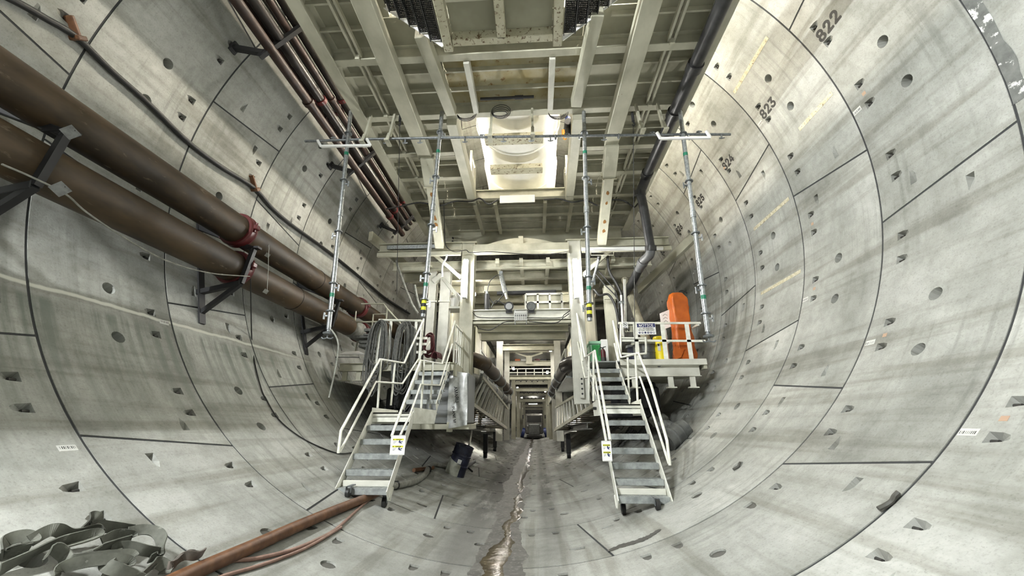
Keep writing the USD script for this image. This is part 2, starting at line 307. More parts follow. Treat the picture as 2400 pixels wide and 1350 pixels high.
# ------------------------------------------------------------------ the tunnel lining: rings of concrete segments
Y0, W, GAP, DEEP = 4.18, 2.0, .017, .06
JOINTS = {1: [(159.9, 157.1), (119.9, 117.2), (79.9, 77.2), (40.1, 37.3), (0., -2.7), (-43., -40.3), (-83., -80.3), (-123., -120.3), (-163., -160.3)],
          2: [(173.6, 171.), (130.2, 132.8), (90.2, 92.8), (50.5, 52.9), (13.2, 10.6), (-26.3, -29.), (-66.2, -69.1), (-106.4, -109.1), (-146.4, -149.)],
          0: [(146., 142.8), (106., 102.8), (66.4, 63.6), (26.4, 23.8), (-13.1, -15.8), (-53.1, -55.8), (-96.2, -93.3), (-136.2, -133.3), (-176.2, -173.3)]}
SIDES = {n: thing(n, l, 'tunnel lining', kind='structure') for n, l in (('floor', 'bottom of the round tunnel, curved concrete segments with dirt tracked along the middle'), ('wall_left', 'left side of the round tunnel, curved pale concrete segments behind the brown pipes'),
         ('wall_right', 'right side of the round tunnel, bright concrete segments numbered from 822'), ('ceiling', 'top of the round tunnel, concrete segments above the steel deck'))}
def side_of(t):
    t = (t + 180) % 360 - 180
    return 'floor' if abs(t) < 34 else 'wall_right' if 0 < t < 140 else 'wall_left' if -140 < t < 0 else 'ceiling'
def cmap(P, r=R):
    P = np.asarray(P, float); t = P[:, 0] / R; return np.stack([r*np.sin(t), P[:, 1], R - r*np.cos(t)], 1)
def pocket_outlines(k, near, far):
    """(kind, outline in (arc, Y), deep edge, centre, axis) of the recesses in ring k between two joints"""
    out, yf = [], Y0 + W*k; yn = yf - W      # ring k lies between yn and yf
    lo, hi = min(near[0], far[0]) , max(near[1], far[1])
    return out
def ring_pockets(k):
    yf = Y0 + W*k; L = []
    for i in range(27):
        for d in (-1.87, 1.87):
            t = (5 + i*40/3 + d + 180) % 360 - 180
            a = math.radians(t)*R; y = yf - .345; q = rng.uniform(-.004, .004)
            o = [(a-.068, y+.065), (a+.068, y+.065), (a+.060, y-.05), (a+.035, y-.115+q), (a-.012, y-.13), (a-.045, y-.085)]
            L.append(('bolt', t, y, o, [(a-.05, y+.06), (a+.05, y+.06)], .105, a, y))
    J = JOINTS[k % 3]
    for i, (n, f) in enumerate(J):
        m = (n+f)/2; s = 1 if f > n else -1
        for sg, dy, dt in ((s, -1.39, 2.65), (-s, -.62, 2.9)):
            t = m + sg*dt; y = yf + dy; a = math.radians(t)*R; g = -sg      # joint lies on side g
            o = [(a+g*.125, y-.05*s), (a+g*.125, y+.06*s), (a-g*.02, y+.055*s), (a-g*.11, y+.005*s), (a-g*.115, y-.03*s)]
            L.append(('wedge', (t+180) % 360-180, y, o, [(a+g*.115, y-.04*s), (a+g*.115, y+.05*s)], .10, a, y))
        n2, f2 = J[(i+1) % 9]; m2 = (n2+f2)/2
        if m2 > m: m2 -= 360
        c = (m+m2)/2
        for d in (-3.77, 3.77):
            t = (c+d+180) % 360-180; a = math.radians(t)*R; y = yf-1.0; u = np.arange(14)*2*np.pi/14
            L.append(('hole', t, y, np.stack([a+.095*np.cos(u), y+.095*np.sin(u)], 1), None, .19, a, y))
    return L
STEP = math.radians(2.2)*R
def build_segment(k, n1, f1, n2, f2, pockets, parent, bolts):
    """concrete panel of ring k between joints (near, far) n1 > n2 in degrees"""
    yf = Y0+W*k; yn = yf-W; rad = lambda d: math.radians(d)*R
    P = Polygon([(rad(n1)-GAP, yn+GAP), (rad(f1)-GAP, yf-GAP), (rad(f2)+GAP, yf-GAP), (rad(n2)+GAP, yn+GAP)])
    holes = []
    c = (n1+n2)/2
    for p in pockets:
        sh = 2*math.pi*R*round((c-p[1])/360)
        o = np.array(p[3], float) + [sh, 0]
        if P.contains(Polygon(o)): holes.append((p, o, sh))
    Q = P.difference(__import__('shapely').union_all([Polygon(h[1]) for h in holes])) if holes else P
    V, N, F, n0 = [], [], [], 0
    def add(v, nrm, f):
        nonlocal n0
        V.append(v); N.append(nrm); F.append(np.asarray(f)+n0); n0 += len(v)
    x0, x1 = Q.bounds[0], Q.bounds[2]; cuts = np.append(np.arange(math.floor(x0/STEP), math.ceil(x1/STEP)), math.ceil(x1/STEP))*STEP
    for a, b in zip(cuts[:-1], cuts[1:]):
        g = Q.intersection(sbox(a, yn-1, b, yf+1))
        for q in getattr(g, 'geoms', [g]):
            if q.geom_type != 'Polygon' or q.area < 1e-7: continue
            v2, f = trimesh.creation.triangulate_polygon(q, engine='earcut')
            v = cmap(v2); t = v2[:, 0]/R; nrm = np.stack([-np.sin(t), 0*t, np.cos(t)], 1)
            w = np.cross(v[f[:, 1]]-v[f[:, 0]], v[f[:, 2]]-v[f[:, 0]]); flip = (w*nrm[f[:, 0]]).sum(1) < 0; f = f.copy(); f[flip] = f[flip][:, ::-1]
            add(v, nrm, f)
    def flat(tri):      # loose flat triangles facing the axis side
        tri = np.asarray(tri, float); w = np.cross(tri[:, 1]-tri[:, 0], tri[:, 2]-tri[:, 0]); w /= np.maximum(np.linalg.norm(w, axis=1, keepdims=True), 1e-12)
        return tri, w
    def faces(tris, toward):
        tri, w = flat(tris); s = (w*(toward-tri.mean(1))).sum(1) < 0; tri[s] = tri[s][:, ::-1]; w[s] *= -1
        add(tri.reshape(-1, 3), np.repeat(w, 3, 0), np.arange(len(tri)*3).reshape(-1, 3))
    for p, o, sh in holes:
        kind, t, y, _, deep, dp, a, yy = p
        top = cmap(o); ctr = cmap([(a+sh, yy)], R-.25)[0]; m = len(o)
        if kind == 'hole':
            ci = np.array([a+sh, yy]); low = cmap(ci+(o-ci)*.86, R+dp); tr = []
            for i in range(m): j = (i+1) % m; tr += [(top[i], top[j], low[j]), (top[i], low[j], low[i]), (low[i], low[j], low.mean(0))]
            faces(tr, ctr)
        else:
            dl = cmap(np.array(deep)+[sh, 0], R+dp); tr = [(top[0], top[1], dl[1]), (top[0], dl[1], dl[0])]
            for i in range(1, m):
                j = (i+1) % m; e = dl[1] if i < m/2+.4 else dl[0]
                tr.append((top[i], top[j], e))
                e2 = dl[1] if j < m/2+.4 and j > 0 else dl[0]
                if e is not e2: tr.append((top[j], e, e2))
            faces(tr, ctr)
    # joint faces
    ring = []
    for (p, q) in ((0, 1), (1, 2), (2, 3), (3, 0)):
        A = np.array(P.exterior.coords)[p], np.array(P.exterior.coords)[q]; s = np.linspace(0, 1, 2 if p in (0, 2) else 18)[:, None]; L = A[0]*(1-s)+A[1]*s
        u, d = cmap(L), cmap(L, R+DEEP); cen = cmap([P.centroid.coords[0]], R+DEEP/2)[0]; tr = []
        for i in range(len(L)-1): tr += [(u[i], u[i+1], d[i+1]), (u[i], d[i+1], d[i])]
        tri, w = flat(tr); s2 = (w*(cen-tri.mean(1))).sum(1) > 0; tri[s2] = tri[s2][:, ::-1]; w[s2] *= -1
        add(tri.reshape(-1, 3), np.repeat(w, 3, 0), np.arange(len(tri)*3).reshape(-1, 3))
    if not isinstance(parent, list):
        pp = str(parent.GetPath()); name = numbered(pp, 'segment')
        g = raw_mesh(pp+'/'+name, np.vstack(V), np.vstack(N), np.vstack(F), 'concrete_floor' if pp.endswith('floor') else 'concrete')
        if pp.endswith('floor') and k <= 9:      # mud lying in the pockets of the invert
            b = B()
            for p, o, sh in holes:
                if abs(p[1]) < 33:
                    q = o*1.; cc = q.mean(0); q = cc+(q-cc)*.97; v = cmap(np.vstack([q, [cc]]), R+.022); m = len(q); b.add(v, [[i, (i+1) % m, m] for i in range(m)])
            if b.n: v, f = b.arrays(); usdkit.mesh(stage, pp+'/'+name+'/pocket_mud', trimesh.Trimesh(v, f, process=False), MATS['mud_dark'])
        if bolts:
            for p, o, sh in holes:
                if p[0] == 'bolt':
                    c0 = cmap([(p[6]+sh, p[7]+.075)], R+.055)[0]; b = B().tube(c0, c0-Yv*.075, .021, 8)
                    v, f = b.arrays(); usdkit.mesh(stage, pp+'/'+name+'/'+numbered(pp+'/'+name, 'bolt'), trimesh.Trimesh(v, f, process=False), MATS['bolt_steel'])
    else: parent.append((np.vstack(V), np.vstack(N), np.vstack(F)))
def raw_mesh(path, v, n, f, m):
    g = UsdGeom.Mesh.Define(stage, path)
    g.CreatePointsAttr(Vt.Vec3fArray.FromNumpy(v.astype(np.float32))); g.CreateFaceVertexCountsAttr(Vt.IntArray.FromNumpy(np.full(len(f), 3, np.int32)))
    g.CreateFaceVertexIndicesAttr(Vt.IntArray.FromNumpy(f.astype(np.int32).ravel())); g.CreateSubdivisionSchemeAttr('none')
    g.CreateNormalsAttr(Vt.Vec3fArray.FromNumpy(n.astype(np.float32))); g.SetNormalsInterpolation('vertex')
    UsdShade.MaterialBindingAPI.Apply(g.GetPrim()).Bind(MATS[m]); return g.GetPrim()
FAR = {n: [] for n in SIDES}
K0, K1, KEND = -1, 9, 39
for k in range(-8, KEND):
    J = JOINTS[k % 3]; pk = ring_pockets(k) if k <= 13 else []
    for i in range(9):
        (n1, f1), (n2, f2) = J[i], J[(i+1) % 9]
        if n2 > n1: n2, f2 = n2-360, f2-360
        c = (n1+n2+f1+f2)/4; sd = side_of(c)
        cc = (c+180) % 360-180
        seen = K0 <= k <= K1 and abs(cc) < 150
        build_segment(k, n1, f1, n2, f2, [p for p in pk if abs(p[1]) < 140] if k > -2 else [], SIDES[sd] if seen else FAR[sd], k in (0, 1, 2, 3) and abs(cc) < 125)
for sd, L in FAR.items():
    if L:
        o = np.cumsum([0]+[len(x[0]) for x in L]); pr = raw_mesh(f'/World/{sd}/distant_segments', np.vstack([x[0] for x in L]), np.vstack([x[1] for x in L]), np.vstack([x[2]+a for x, a in zip(L, o)]), 'concrete_floor' if sd == 'floor' else 'concrete')
        pr.SetCustomDataByKey('kind', 'stuff')
for sd, (a, b) in dict(floor=(-34, 34), wall_right=(34, 140), ceiling=(140, 220), wall_left=(-140, -34)).items():
    v, f = [], []
    def gq(q):
        n0 = len(v); v.extend(cmap(q, R+.008)); f.extend([[n0, n0+1, n0+2], [n0, n0+2, n0+3]])
    for k in range(-9, KEND):
        y = Y0+W*k; t = np.radians(np.arange(a, b+.1, 2))*R
        for u0, u1 in zip(t[:-1], t[1:]): gq([(u0, y-.04), (u1, y-.04), (u1, y+.04), (u0, y+.04)])
        if k > -9:
            for n_, f_ in JOINTS[k % 3]:
                for o_ in (-360, 0, 360):
                    m_ = (n_+f_)/2+o_
                    if a <= m_ < b: p_, q_ = math.radians(n_+o_)*R, math.radians(f_+o_)*R; gq([(p_-.04, y-W), (p_+.04, y-W), (q_+.04, y), (q_-.04, y)])
    part(SIDES[sd], 'joint_gasket', B().add(v, f), 'gasket')
def painted(txt, t, y, h, name, m='paint_black', turn=0):
    mm = meshkit.text_mesh(txt, h, .004, True); v = np.array(mm.vertices); v[:, 0] -= (v[:, 0].min()+v[:, 0].max())/2; v[:, 1] -= h/2
    s = np.stack([math.radians(t)*R+v[:, 1], y-v[:, 0]], 1); P = np.array([cmap([q], R+.0015-w)[0] for q, w in zip(s, v[:, 2])])
    b = B().add(P, mm.faces)
    for du, dv in ((.007, .0), (-.007, 0), (0, .007), (0, -.007)): b.add(np.array([cmap([(q[0]+dv, q[1]+du)], R+.0012-w)[0] for q, w in zip(s, v[:, 2])]), mm.faces)
    part(SIDES['wall_right'], name, b, m)
for i, n in enumerate(('822', '823', '824', '825', '826', '827')): painted(n, 111.55, Y0+W*(i+1)-.52, .205, 'ring_number')
def patch(sd, t, y, w, l, m, name, thick=.003, turn=0., bars=False):      # small flat thing stuck on the lining: w along the arc, l along the tunnel
    c, s = math.cos(turn), math.sin(turn); pts = [(c*a-s*b, s*a+c*b) for a, b in ((-w/2, -l/2), (w/2, -l/2), (w/2, l/2), (-w/2, l/2))]
    q = np.array(pts)+[math.radians(t)*R, y]; b = B(); v = np.vstack([cmap(q, R+.001), cmap(q, R-thick)]); f = [[4, 5, 6], [4, 6, 7], [0, 2, 1], [0, 3, 2]]
    for i in range(4): j = (i+1) % 4; f += [[i, j, j+4], [i, j+4, i+4]]
    b.add(v, f); p = part(SIDES[sd], name, b, m)
    if bars:
        b = B()
        for i in range(9):
            x = -l/2*.8 + l*.8*i/8; ww = l*rng.choice((.02, .035, .05)); q2 = np.array([(c*a-s*d, s*a+c*d) for a, d in ((-w*.3, x), (w*.15, x), (w*.15, x+ww), (-w*.3, x+ww))])+[math.radians(t)*R, y]
            b.add(cmap(q2, R-thick-.001), [[0, 1, 2], [0, 2, 3]])
        part(p, 'barcode', b, 'paint_black')
for t, y in ((96.97, 6.07), (110.77, 8.05), (57.54, 6.05), (43.62, 4.07), (83.95, 4.06), (70.3, 8.07)): patch('wall_right', t, y, .085, .17, 'label_white', 'segment_label', bars=True)
patch('wall_left', -62.3, 6.03, .08, .17, 'label_white', 'segment_label', bars=True)
patch('wall_left', -41.5, 4.0, .08, .17, 'label_white', 'segment_label', bars=True)
for t, y in ((98.4, 5.83), (58.2, 5.82), (84.9, 7.82), (71.7, 7.82), (111.4, 9.9), (45.1, 3.85)): patch('wall_right', t, y, .06, .07, 'stamp_brown', 'stamp')
for t, y, l in ((102.9, 6.8, 1.0), (93.2, 9.1, 1.55), (76.95, 9.1, 1.6), (120.2, 7.3, 1.5)): patch('wall_right', t, y, .085, l, 'wall_bar', 'form_strip', .004)
def strip(sd, t0, t1, y0, y1, m, name, n=24, ragged=.0, kind=None):      # curved band lying on the lining
    b = B(); t = np.linspace(t0, t1, n); v = []; rg = random.Random(3)
    for i, a in enumerate(t): v += [polar(a, y0+ragged*rg.uniform(-1, 1), R-.006), polar(a, y1+ragged*rg.uniform(-1, 1)*.2, R-.006)]
    f = []
    for i in range(n-1): f += [[2*i, 2*i+1, 2*i+2], [2*i+1, 2*i+3, 2*i+2]]
    b.add(v, f); return part(SIDES[sd], name, b, m, smooth=True)
strip('wall_right', 82, 128, 4.015, 4.175, 'sealant', 'sealing_strip', 30, .02)

# ------------------------------------------------------------------ the steel deck overhead
DZ = 9.0
CY = [4.35, 4.55, 6.2, 7.84, 9.27, 10.46, 11.74, 12.9, 14.05]
XL = [-3.72, -2.42, -1.45, 1.56, 2.61, 4.08]
deck = thing('overhead_deck', 'large cream steel deck of beams and panels hung under the tunnel roof', 'steel deck', (0, 8, DZ))
for i, y in enumerate(CY):
    spans = [(XL[0], XL[-1])] if i not in (4, 5) else [(XL[0], -1.5), (1.62, XL[-1])]
    for a, b in spans: part(deck, 'crossbeam', B().ibeam((a, y, DZ+.17), (b, y, DZ+.17), .17, .34, .035), 'cream')
for x in (XL[0], XL[-1]): part(deck, 'edge_beam', B().ibeam((x, 4.3, DZ+.14), (x, 14.2, DZ+.14), .26, .42, .04), 'cream')
part(deck, 'main_beam', B().bar((-2.42, 4.3, 8.86), (-2.46, 9.12, 8.86), .36, .28, ch=.015), 'cream')
part(deck, 'main_beam', B().bar((2.61, 4.3, 8.86), (2.56, 8.82, 8.86), .36, .28, ch=.015), 'cream')
for p, q in (((986, 75), (1058, 262)), ((1400, 25), (1350, 242))): part(deck, 'inner_beam', B().bar(atz(*p, 8.86), atz(*q, 8.86), .24, .26, ch=.012), 'cream')
part(deck, 'opening_beam', B().bar((-1.5, 7.93, 9.06), (-1.56, 11.66, 9.06), .26, .46, ch=.012), 'cream')
part(deck, 'opening_beam', B().bar((1.62, 7.93, 9.06), (1.70, 11.66, 9.06), .26, .46, ch=.012), 'cream')
for i in range(len(CY)-1):
    y0, y1 = CY[i]+.02, CY[i+1]-.02
    for j in range(5):
        x0, x1, ye = XL[j]+.01, XL[j+1]-.01, y1
        if j == 2 and 3 <= i <= 5: continue
        if j in (1, 3) and i == 1:
            if j == 1: x1 = -2.25
            else: x0 = 2.05
        if j == 2 and i == 1: x0, x1 = -1.15, 1.0
        if j in (1, 2, 3) and i == 1: part(deck, 'deck_panel', B().box(XL[j]+.01, XL[j+1]-.01, 5.52, y1, DZ+.335, DZ+.36), 'cream_panel'); ye = 5.5
        part(deck, 'deck_panel', B().box(x0, x1, y0, ye, DZ+.335, DZ+.36), 'panel_ochre' if (i, j) == (2, 2) else 'cream_panel')
        if x1-x0 > .4:
            for u in (1/3, 2/3): part(deck, 'panel_rib', B().box(x0, x1, y0+u*(y1-y0)-.02, y0+u*(y1-y0)+.02, DZ+.22, DZ+.335), 'cream')
    for x in (-3.1, 3.3):
        part(deck, 'conduit_channel', B().bar((x-.055, y0, DZ+.10), (x-.055, y1-.05, DZ+.10), .05, .09).bar((x+.055, y0, DZ+.10), (x+.055, y1-.05, DZ+.10), .05, .09).bar((x, y1-.12, DZ+.02), (x, y1-.05, DZ+.02), .09, .12), 'cream')
for x in (-.86, .94): part(deck, 'hatch_beam', B().bar((x, 6.3, DZ+.05), (x, 7.74, DZ+.05), .13, .2, ch=.01), 'cream_clean')
part(deck, 'hatch_rod', B().tube((-.72, 7.45, DZ+.12), (.55, 7.45, DZ+.12), .035).tube((.1, 7.45, DZ+.12), (.3, 7.45, DZ+.12), .05), 'black_steel')
part(deck, 'end_web', B().box(XL[0]+.2, XL[-1]-.2, 14.14, 14.2, 8.3, 9.3), 'cream_panel')
for x in (-2.9, -1.5, -.8, .9, 1.8, 3.0):
    part(deck, 'stiffener', B().bar((x, 11.85, 8.93), (x, 14.1, 8.93), .12, .13), 'cream')
part(deck, 'white_plate', B().box(-.62, .55, 11.6, 11.64, 8.78, 9.06, .01), 'white_board', label='blank white plate fixed on the beam below the duct')
for y in (9.0, 10.4): part(deck, 'duct_bearer', B().box(-.82, .80, y, y+.3, 9.25, 9.42, .01), 'cream_rusty', label='speckled dirty bearer beam under the duct')
for x in (-3.2, -2.7, 3.0):
    for z in (8.6, 8.75): part(deck, 'bolt_head', B().tube((x, 14.12, z), (x, 14.06, z), .035, 8), 'black_steel')
# inclined legs from the deck down to the portal
for s, (p, q) in (('l', ((-2.40, 9.06, 8.78), (-2.60, 11.78, 7.32))), ('r', ((2.58, 8.80, 8.76), (2.66, 11.78, 7.28)))):
    lg = thing('inclined_strut', 'inclined cream box leg joining deck and portal at the ' + ('left, stained with rust' if s == 'l' else 'right, with four rust spots'), 'steel leg', q)
    p, q = np.array(p), np.array(q); m = p*.72+q*.28
    part(lg, 'upper_box', B().bar(p, m, .36, .30, ch=.015), 'cream'); part(lg, 'lower_box', B().bar(m, q, .28, .24, ch=.012), 'cream')
    part(lg, 'end_plate', B().bar(m-(q-p)*.004, m+(q-p)*.004, .40, .34), 'cream_rusty')
    d = (q-p)/np.linalg.norm(q-p); nrm = np.cross(d, X); nrm = nrm if nrm[2] < 0 else -nrm
    for u in ((.42, .52, .72, .82) if s == 'r' else (.36, .62, .70)):
        c = p+(q-p)*u+nrm*.1215; r0 = .035+.02*rng.random(); a = np.linspace(0, 2*np.pi, 11)[:-1]; rr = [r0*(.7+.6*rng.random()) for _ in a]
        part(lg, 'rust_spot', B().ext([(rr[i]*math.cos(t), 1.5*rr[i]*math.sin(t)) for i, t in enumerate(a)], c, -X if np.cross(-X, d) @ nrm > 0 else X, d, .003), 'rust_flat')

# hanging hatch platform and the two perforated stairs above the camera
hp = thing('hanging_hatch', 'rust speckled cream hatch frame hung below the deck at the top', 'hatch', (0, 4.8, 8.3))
for x in (-.98, .95): part(hp, 'side_beam', B().bar((x, 3.75, 8.34), (x*1.02, 5.42, 8.34), .16, .2, ch=.01), 'cream_rusty')
for y in (3.85, 5.24): part(hp, 'end_beam', B().bar((-.9, y, 8.34), (.88, y, 8.34), .14, .2, ch=.01), 'cream_rusty')
part(hp, 'middle_beam', B().bar((-.02, 3.85, 8.33), (-.02, 5.2, 8.33), .16, .18, ch=.01), 'cream_rusty')
for x0, x1 in ((-.9, -.1), (.06, .87)):
    part(hp, 'panel', B().box(x0, x1, 3.85, 5.2, 8.44, 8.46), 'cream_panel'); part(hp, 'rib', B().box(x0, x1, 4.55, 4.6, 8.36, 8.44), 'cream')
for y in (4.6, 5.1):
    for x in (-.98, .95): part(hp, 'hanger', B().bar((x, y, 8.4), (x, y, 9.3), .06, .06), 'cream')
for s in (-1, 1):
    st = thing('perforated_stair', 'stair of dark perforated treads climbing from the hanging hatch to the ' + ('left' if s < 0 else 'right'), 'stairs', (s*1.1, 4.8, 8.5))
    x0, z0 = (-1.12, 8.42) if s < 0 else (1.08, 8.42)
    for i in range(6):
        xa = x0+s*.21*i; z = z0+.2*i; b = B(); y0, y1 = 4.05, 5.3
        for u in np.arange(0, .2, .028):
            b.bar((xa+s*(u+.012), y0, z), (xa+s*(u+.012), y1, z), .019, .006)
        for v in np.arange(y0+.02, y1, .032): b.bar((xa, v, z), (xa+s*.205, v, z), .022, .006)
        b.bar((xa, y0, z-.03), (xa, y1, z-.03), .012, .08).bar((xa+s*.2, y0, z-.02), (xa+s*.2, y1, z-.02), .012, .05)
        part(st, 'tread', b, 'tread_dark')
    for y in (4.03, 5.32): part(st, 'stringer', B().bar((x0-s*.05, y, z0-.12), (x0+s*1.26, y, z0+1.06), .02, .11), 'white_board', label='stair stringer whitened to show light through the slots')  # white colour paints in the light shining between treads and stringer

# ventilation duct and what stands on the upper level
du = thing('ventilation_duct', 'big round white ventilation duct seen through the opening in the deck', 'duct', (0, 10, 9.6))
rd = 1.28
part(du, 'duct_tube', B().tube((.06, 6.6, 9.62+rd), (.06, 12.4, 9.62+rd), rd, 48, caps=False), 'duct_white', smooth=40)
for y in (8.2, 10.2, 12.35): part(du, 'rim', B().mesh(trimesh.creation.torus(rd+.02, .035, 48, 8, transform=trimesh.transformations.translation_matrix((.06, y, 9.62+rd)) @ trimesh.transformations.rotation_matrix(math.pi/2, X))), 'duct_white', smooth=40)
part(du, 'duct_outlet', B().tube((.06, 12.4, 9.62+rd), (.06, 14.6, 9.5+rd), rd+.05, 48, caps=False), 'duct_white', smooth=40)
for s, yy in ((-1, 9.0), (-1, 12.5), (1, 9.5), (1, 13.)):
    fr = thing('steel_rack', f'pale steel frame standing on the deck {"left" if s < 0 else "right"} of the white duct, {"nearer" if yy < 10 else "farther"} one', 'steel frame', (s*1.75, yy, 9.36))
    for dy in (0, .9): part(fr, 'upright', B().bar((s*1.8, yy+dy, 9.36), (s*1.8, yy+dy, 11.6), .09, .09), 'cream_clean')
    for z in (9.9, 10.6, 11.5): part(fr, 'rail', B().bar((s*1.8, yy, z), (s*1.8, yy+.9, z), .06, .08), 'cream_clean')
    part(fr, 'side_panel', B().box(s*1.83, s*1.86, yy+.05, yy+.85, 10.7, 11.4), 'white_board')
ho = thing('chain_hoist', 'black and blue chain hoist with yellow hook block beside the duct', 'hoist', aty(1330, 300, 8.6))
c = aty(1331, 292, 8.6); part(ho, 'motor', B().tube(c+(0, -.12, .0), c+(0, .2, .0), .10, 16), 'black_steel', smooth=40); part(ho, 'cap', B().tube(c+(0, 0, .1), c+(0, 0, .22), .075, 14), 'blue_paint', smooth=40)
part(ho, 'chain_bag', B().tube(c+(0, .05, -.1), c+(0, .05, -.32), .085, 12, .07), 'black_rubber', smooth=40); part(ho, 'hook_block', B().box(c[0]-.17, c[0]-.09, c[1]-.04, c[1]+.04, c[2]-.36, c[2]-.16, .02), 'amber'); part(ho, 'hook', B().path([c+(-.13, 0, -.36), c+(-.13, 0, -.42), c+(-.10, 0, -.47), c+(-.06, 0, -.44)], .015, 8, 4), 'amber')
def tube_lamp(c, d, L, m, name, label, group=None, back=None):
    """a twin fluorescent tube fitting: centre, tube direction, facing 'back' away from its spine"""
    c, d = np.asarray(c, float), np.asarray(d, float)/np.linalg.norm(d); bk = np.asarray(back if back is not None else (0, 1, 0), float); sd = np.cross(d, bk)
    t = thing(name, label, 'lamp', c, group)
    part(t, 'housing', B().bar(c-d*L*.54+bk*.06, c+d*L*.54+bk*.06, .16, .05, up=bk, ch=.01), 'white_board')
    for s in (-1, 1): part(t, 'tube', B().tube(c-d*L/2+sd*s*.045, c+d*L/2+sd*s*.045, .034, 10), m, smooth=40)
    for e in (-1, 1): part(t, 'end_cap', B().bar(c+d*e*(L/2)-d*.0, c+d*e*(L/2+.05), .14, .09, up=bk, ch=.01), 'white_board')
    return t
UPL = [(-2.3, 8.6), (-2.5, 11.2), (-2.4, 13.4), (2.35, 7.4), (2.6, 9.8), (2.5, 12.6), (-2.3, 5.6), (2.5, 4.9)]
for i, (x, y) in enumerate(UPL):
    tube_lamp((x, y, 11.0), (0, 1, 0), 1.2, 'tube_up', 'upper_lamp', 'warm tube lamp above the deck, hidden behind its panels', 'tube lamps lighting the level above the deck', back=(0, 0, 1))
    pst = B().bar((x, y, 9.37), (x, y, 11.08), .05, .05); part(stage.GetPrimAtPath('/World/upper_lamp' + ('' if i == 0 else f'_{i:03d}')), 'post', pst, 'cream')

# ------------------------------------------------------------------ pipes and cables on the left wall
def wall_r(xz): return math.hypot(xz[0], xz[1]-R)
PIPES = {'upper': (np.array([-5.34, 5.43]), .28, [.95, 6.75, 12.3], 17.5), 'lower': (np.array([-5.395, 4.71]), .285, [1.1, 6.95, 12.75], 12.75)}
for nm, (xz, r, cl, yend) in PIPES.items():
    t = thing('slurry_pipe', f'{nm} of the two thick rusty brown pipes on the left wall', 'pipe', (xz[0], 2, xz[1]-r))
    ys = [-4.5] + cl + ([yend] if yend > cl[-1]+.1 else [])
    for a, b in zip(ys[:-1], ys[1:]):
        part(t, 'pipe_length', B().tube((xz[0], a+.012, xz[1]), (xz[0], b-.012, xz[1]), r, 48), 'pipe_rust', smooth=40)
    if nm == 'lower': part(t, 'pipe_end', B().tube((xz[0], 11.9, xz[1]), (xz[0], 12.7, xz[1]), r+.006, 48), 'hose_grey', smooth=40)
    for y in cl:
        h = part(t, 'coupling', B().mesh(lathe([(r+.004, -.10), (r+.05, -.10), (r+.065, -.06), (r+.05, -.03), (r+.05, .03), (r+.065, .06), (r+.05, .10), (r+.004, .10)], (xz[0], y, xz[1]), Yv, 40)), 'red_clamp', smooth=35)
        for s in (.15, math.pi+.15):
            c = np.array([xz[0]+(r+.075)*math.cos(s), y, xz[1]+(r+.075)*math.sin(s)])
            part(h, 'clamp_lug', B().obox(c, np.eye(3), (.10, .12, .10), .015).tube(c+(0, 0, -.1), c+(0, 0, .1), .02, 8), 'red_clamp')
    for y in (8.9, 10.6) if nm == 'lower' else (9.6,): part(t, 'weld_seam', B().mesh(trimesh.creation.torus(r+.002, .01, 40, 6, transform=trimesh.transformations.translation_matrix((xz[0], y, xz[1])) @ trimesh.transformations.rotation_matrix(math.pi/2, X))), 'pipe_steel')
for y, lab in ((3.55, 'black triangular pipe bracket nearest the viewer on the left wall'), (6.85, 'black triangular pipe bracket below the red couplings'), (10.4, 'black triangular pipe bracket behind the leftmost scaffold pole')):
    t = thing('pipe_bracket', lab, 'bracket', (-5.9, y, 4.2))
    w1 = polar(-83, y, R-.02); w2 = polar(-66, y, R-.02); tip = np.array([-5.02, y, 5.06]); low = np.array([-5.12, y, 4.36])
    part(t, 'upper_arm', B().bar(w1, tip, .1, .1, ch=.008), 'black_steel'); part(t, 'lower_arm', B().bar(polar(-70, y, R-.02), low, .1, .1, ch=.008), 'black_steel')
    part(t, 'strut', B().bar(w2, low, .08, .08), 'black_steel'); part(t, 'upright', B().bar(low, low*.0+tip*1., .08, .08), 'black_steel')
    part(t, 'wall_plate', B().bar(polar(-84, y, R-.015), polar(-64, y, R-.015), .14, .03, up=polar(-74, y, R-1)-polar(-74, y, R)), 'black_steel')
    part(t, 'saddle', B().bar(tip+(-.25, 0, .03), tip+(.12, 0, .03), .12, .04), 'black_steel')
def tag_plate(px, py, Y, s, label, turn=.5):
    c = aty(px, py, Y); n = EYE-c; n /= np.linalg.norm(n); ux = np.cross(Z, n); ux /= np.linalg.norm(ux); uy = np.cross(n, ux)
    a, b = ux*math.cos(turn)+uy*math.sin(turn), -ux*math.sin(turn)+uy*math.cos(turn)
    t = thing('tag_plate', label, 'tag', c-Z*s/2); part(t, 'plate', B().ext([(-s/2, -s/2), (s/2, -s/2), (s/2, s/2), (-s/2, s/2)], c, a, b, .006), 'cable_grey' if s > .1 else 'hose_grey')
    part(t, 'hole', B().tube(c+b*s*.36+n*.004, c+b*s*.36+n*.009, s*.05, 8), 'paint_black')
tag_plate(165, 310, 3.42, .125, 'square grey tag on the upper brown pipe', -.62); tag_plate(141, 443, 3.40, .125, 'square grey tag on the lower brown pipe', -.62)
tag_plate(627, 598, 7.3, .085, 'upper of two small pale tags hanging on a string', -.4); tag_plate(623, 683, 7.3, .085, 'lower of two small pale tags hanging on a string', -.4)
single('tag_string', B().path([aty(*p, 7.28) for p in ((618, 545), (630, 575), (629, 600), (629, 630), (627, 660), (626, 683))], .006, 5, 3), 'label_white', 'thin white string with two tags hanging over the brown pipes', 'string')
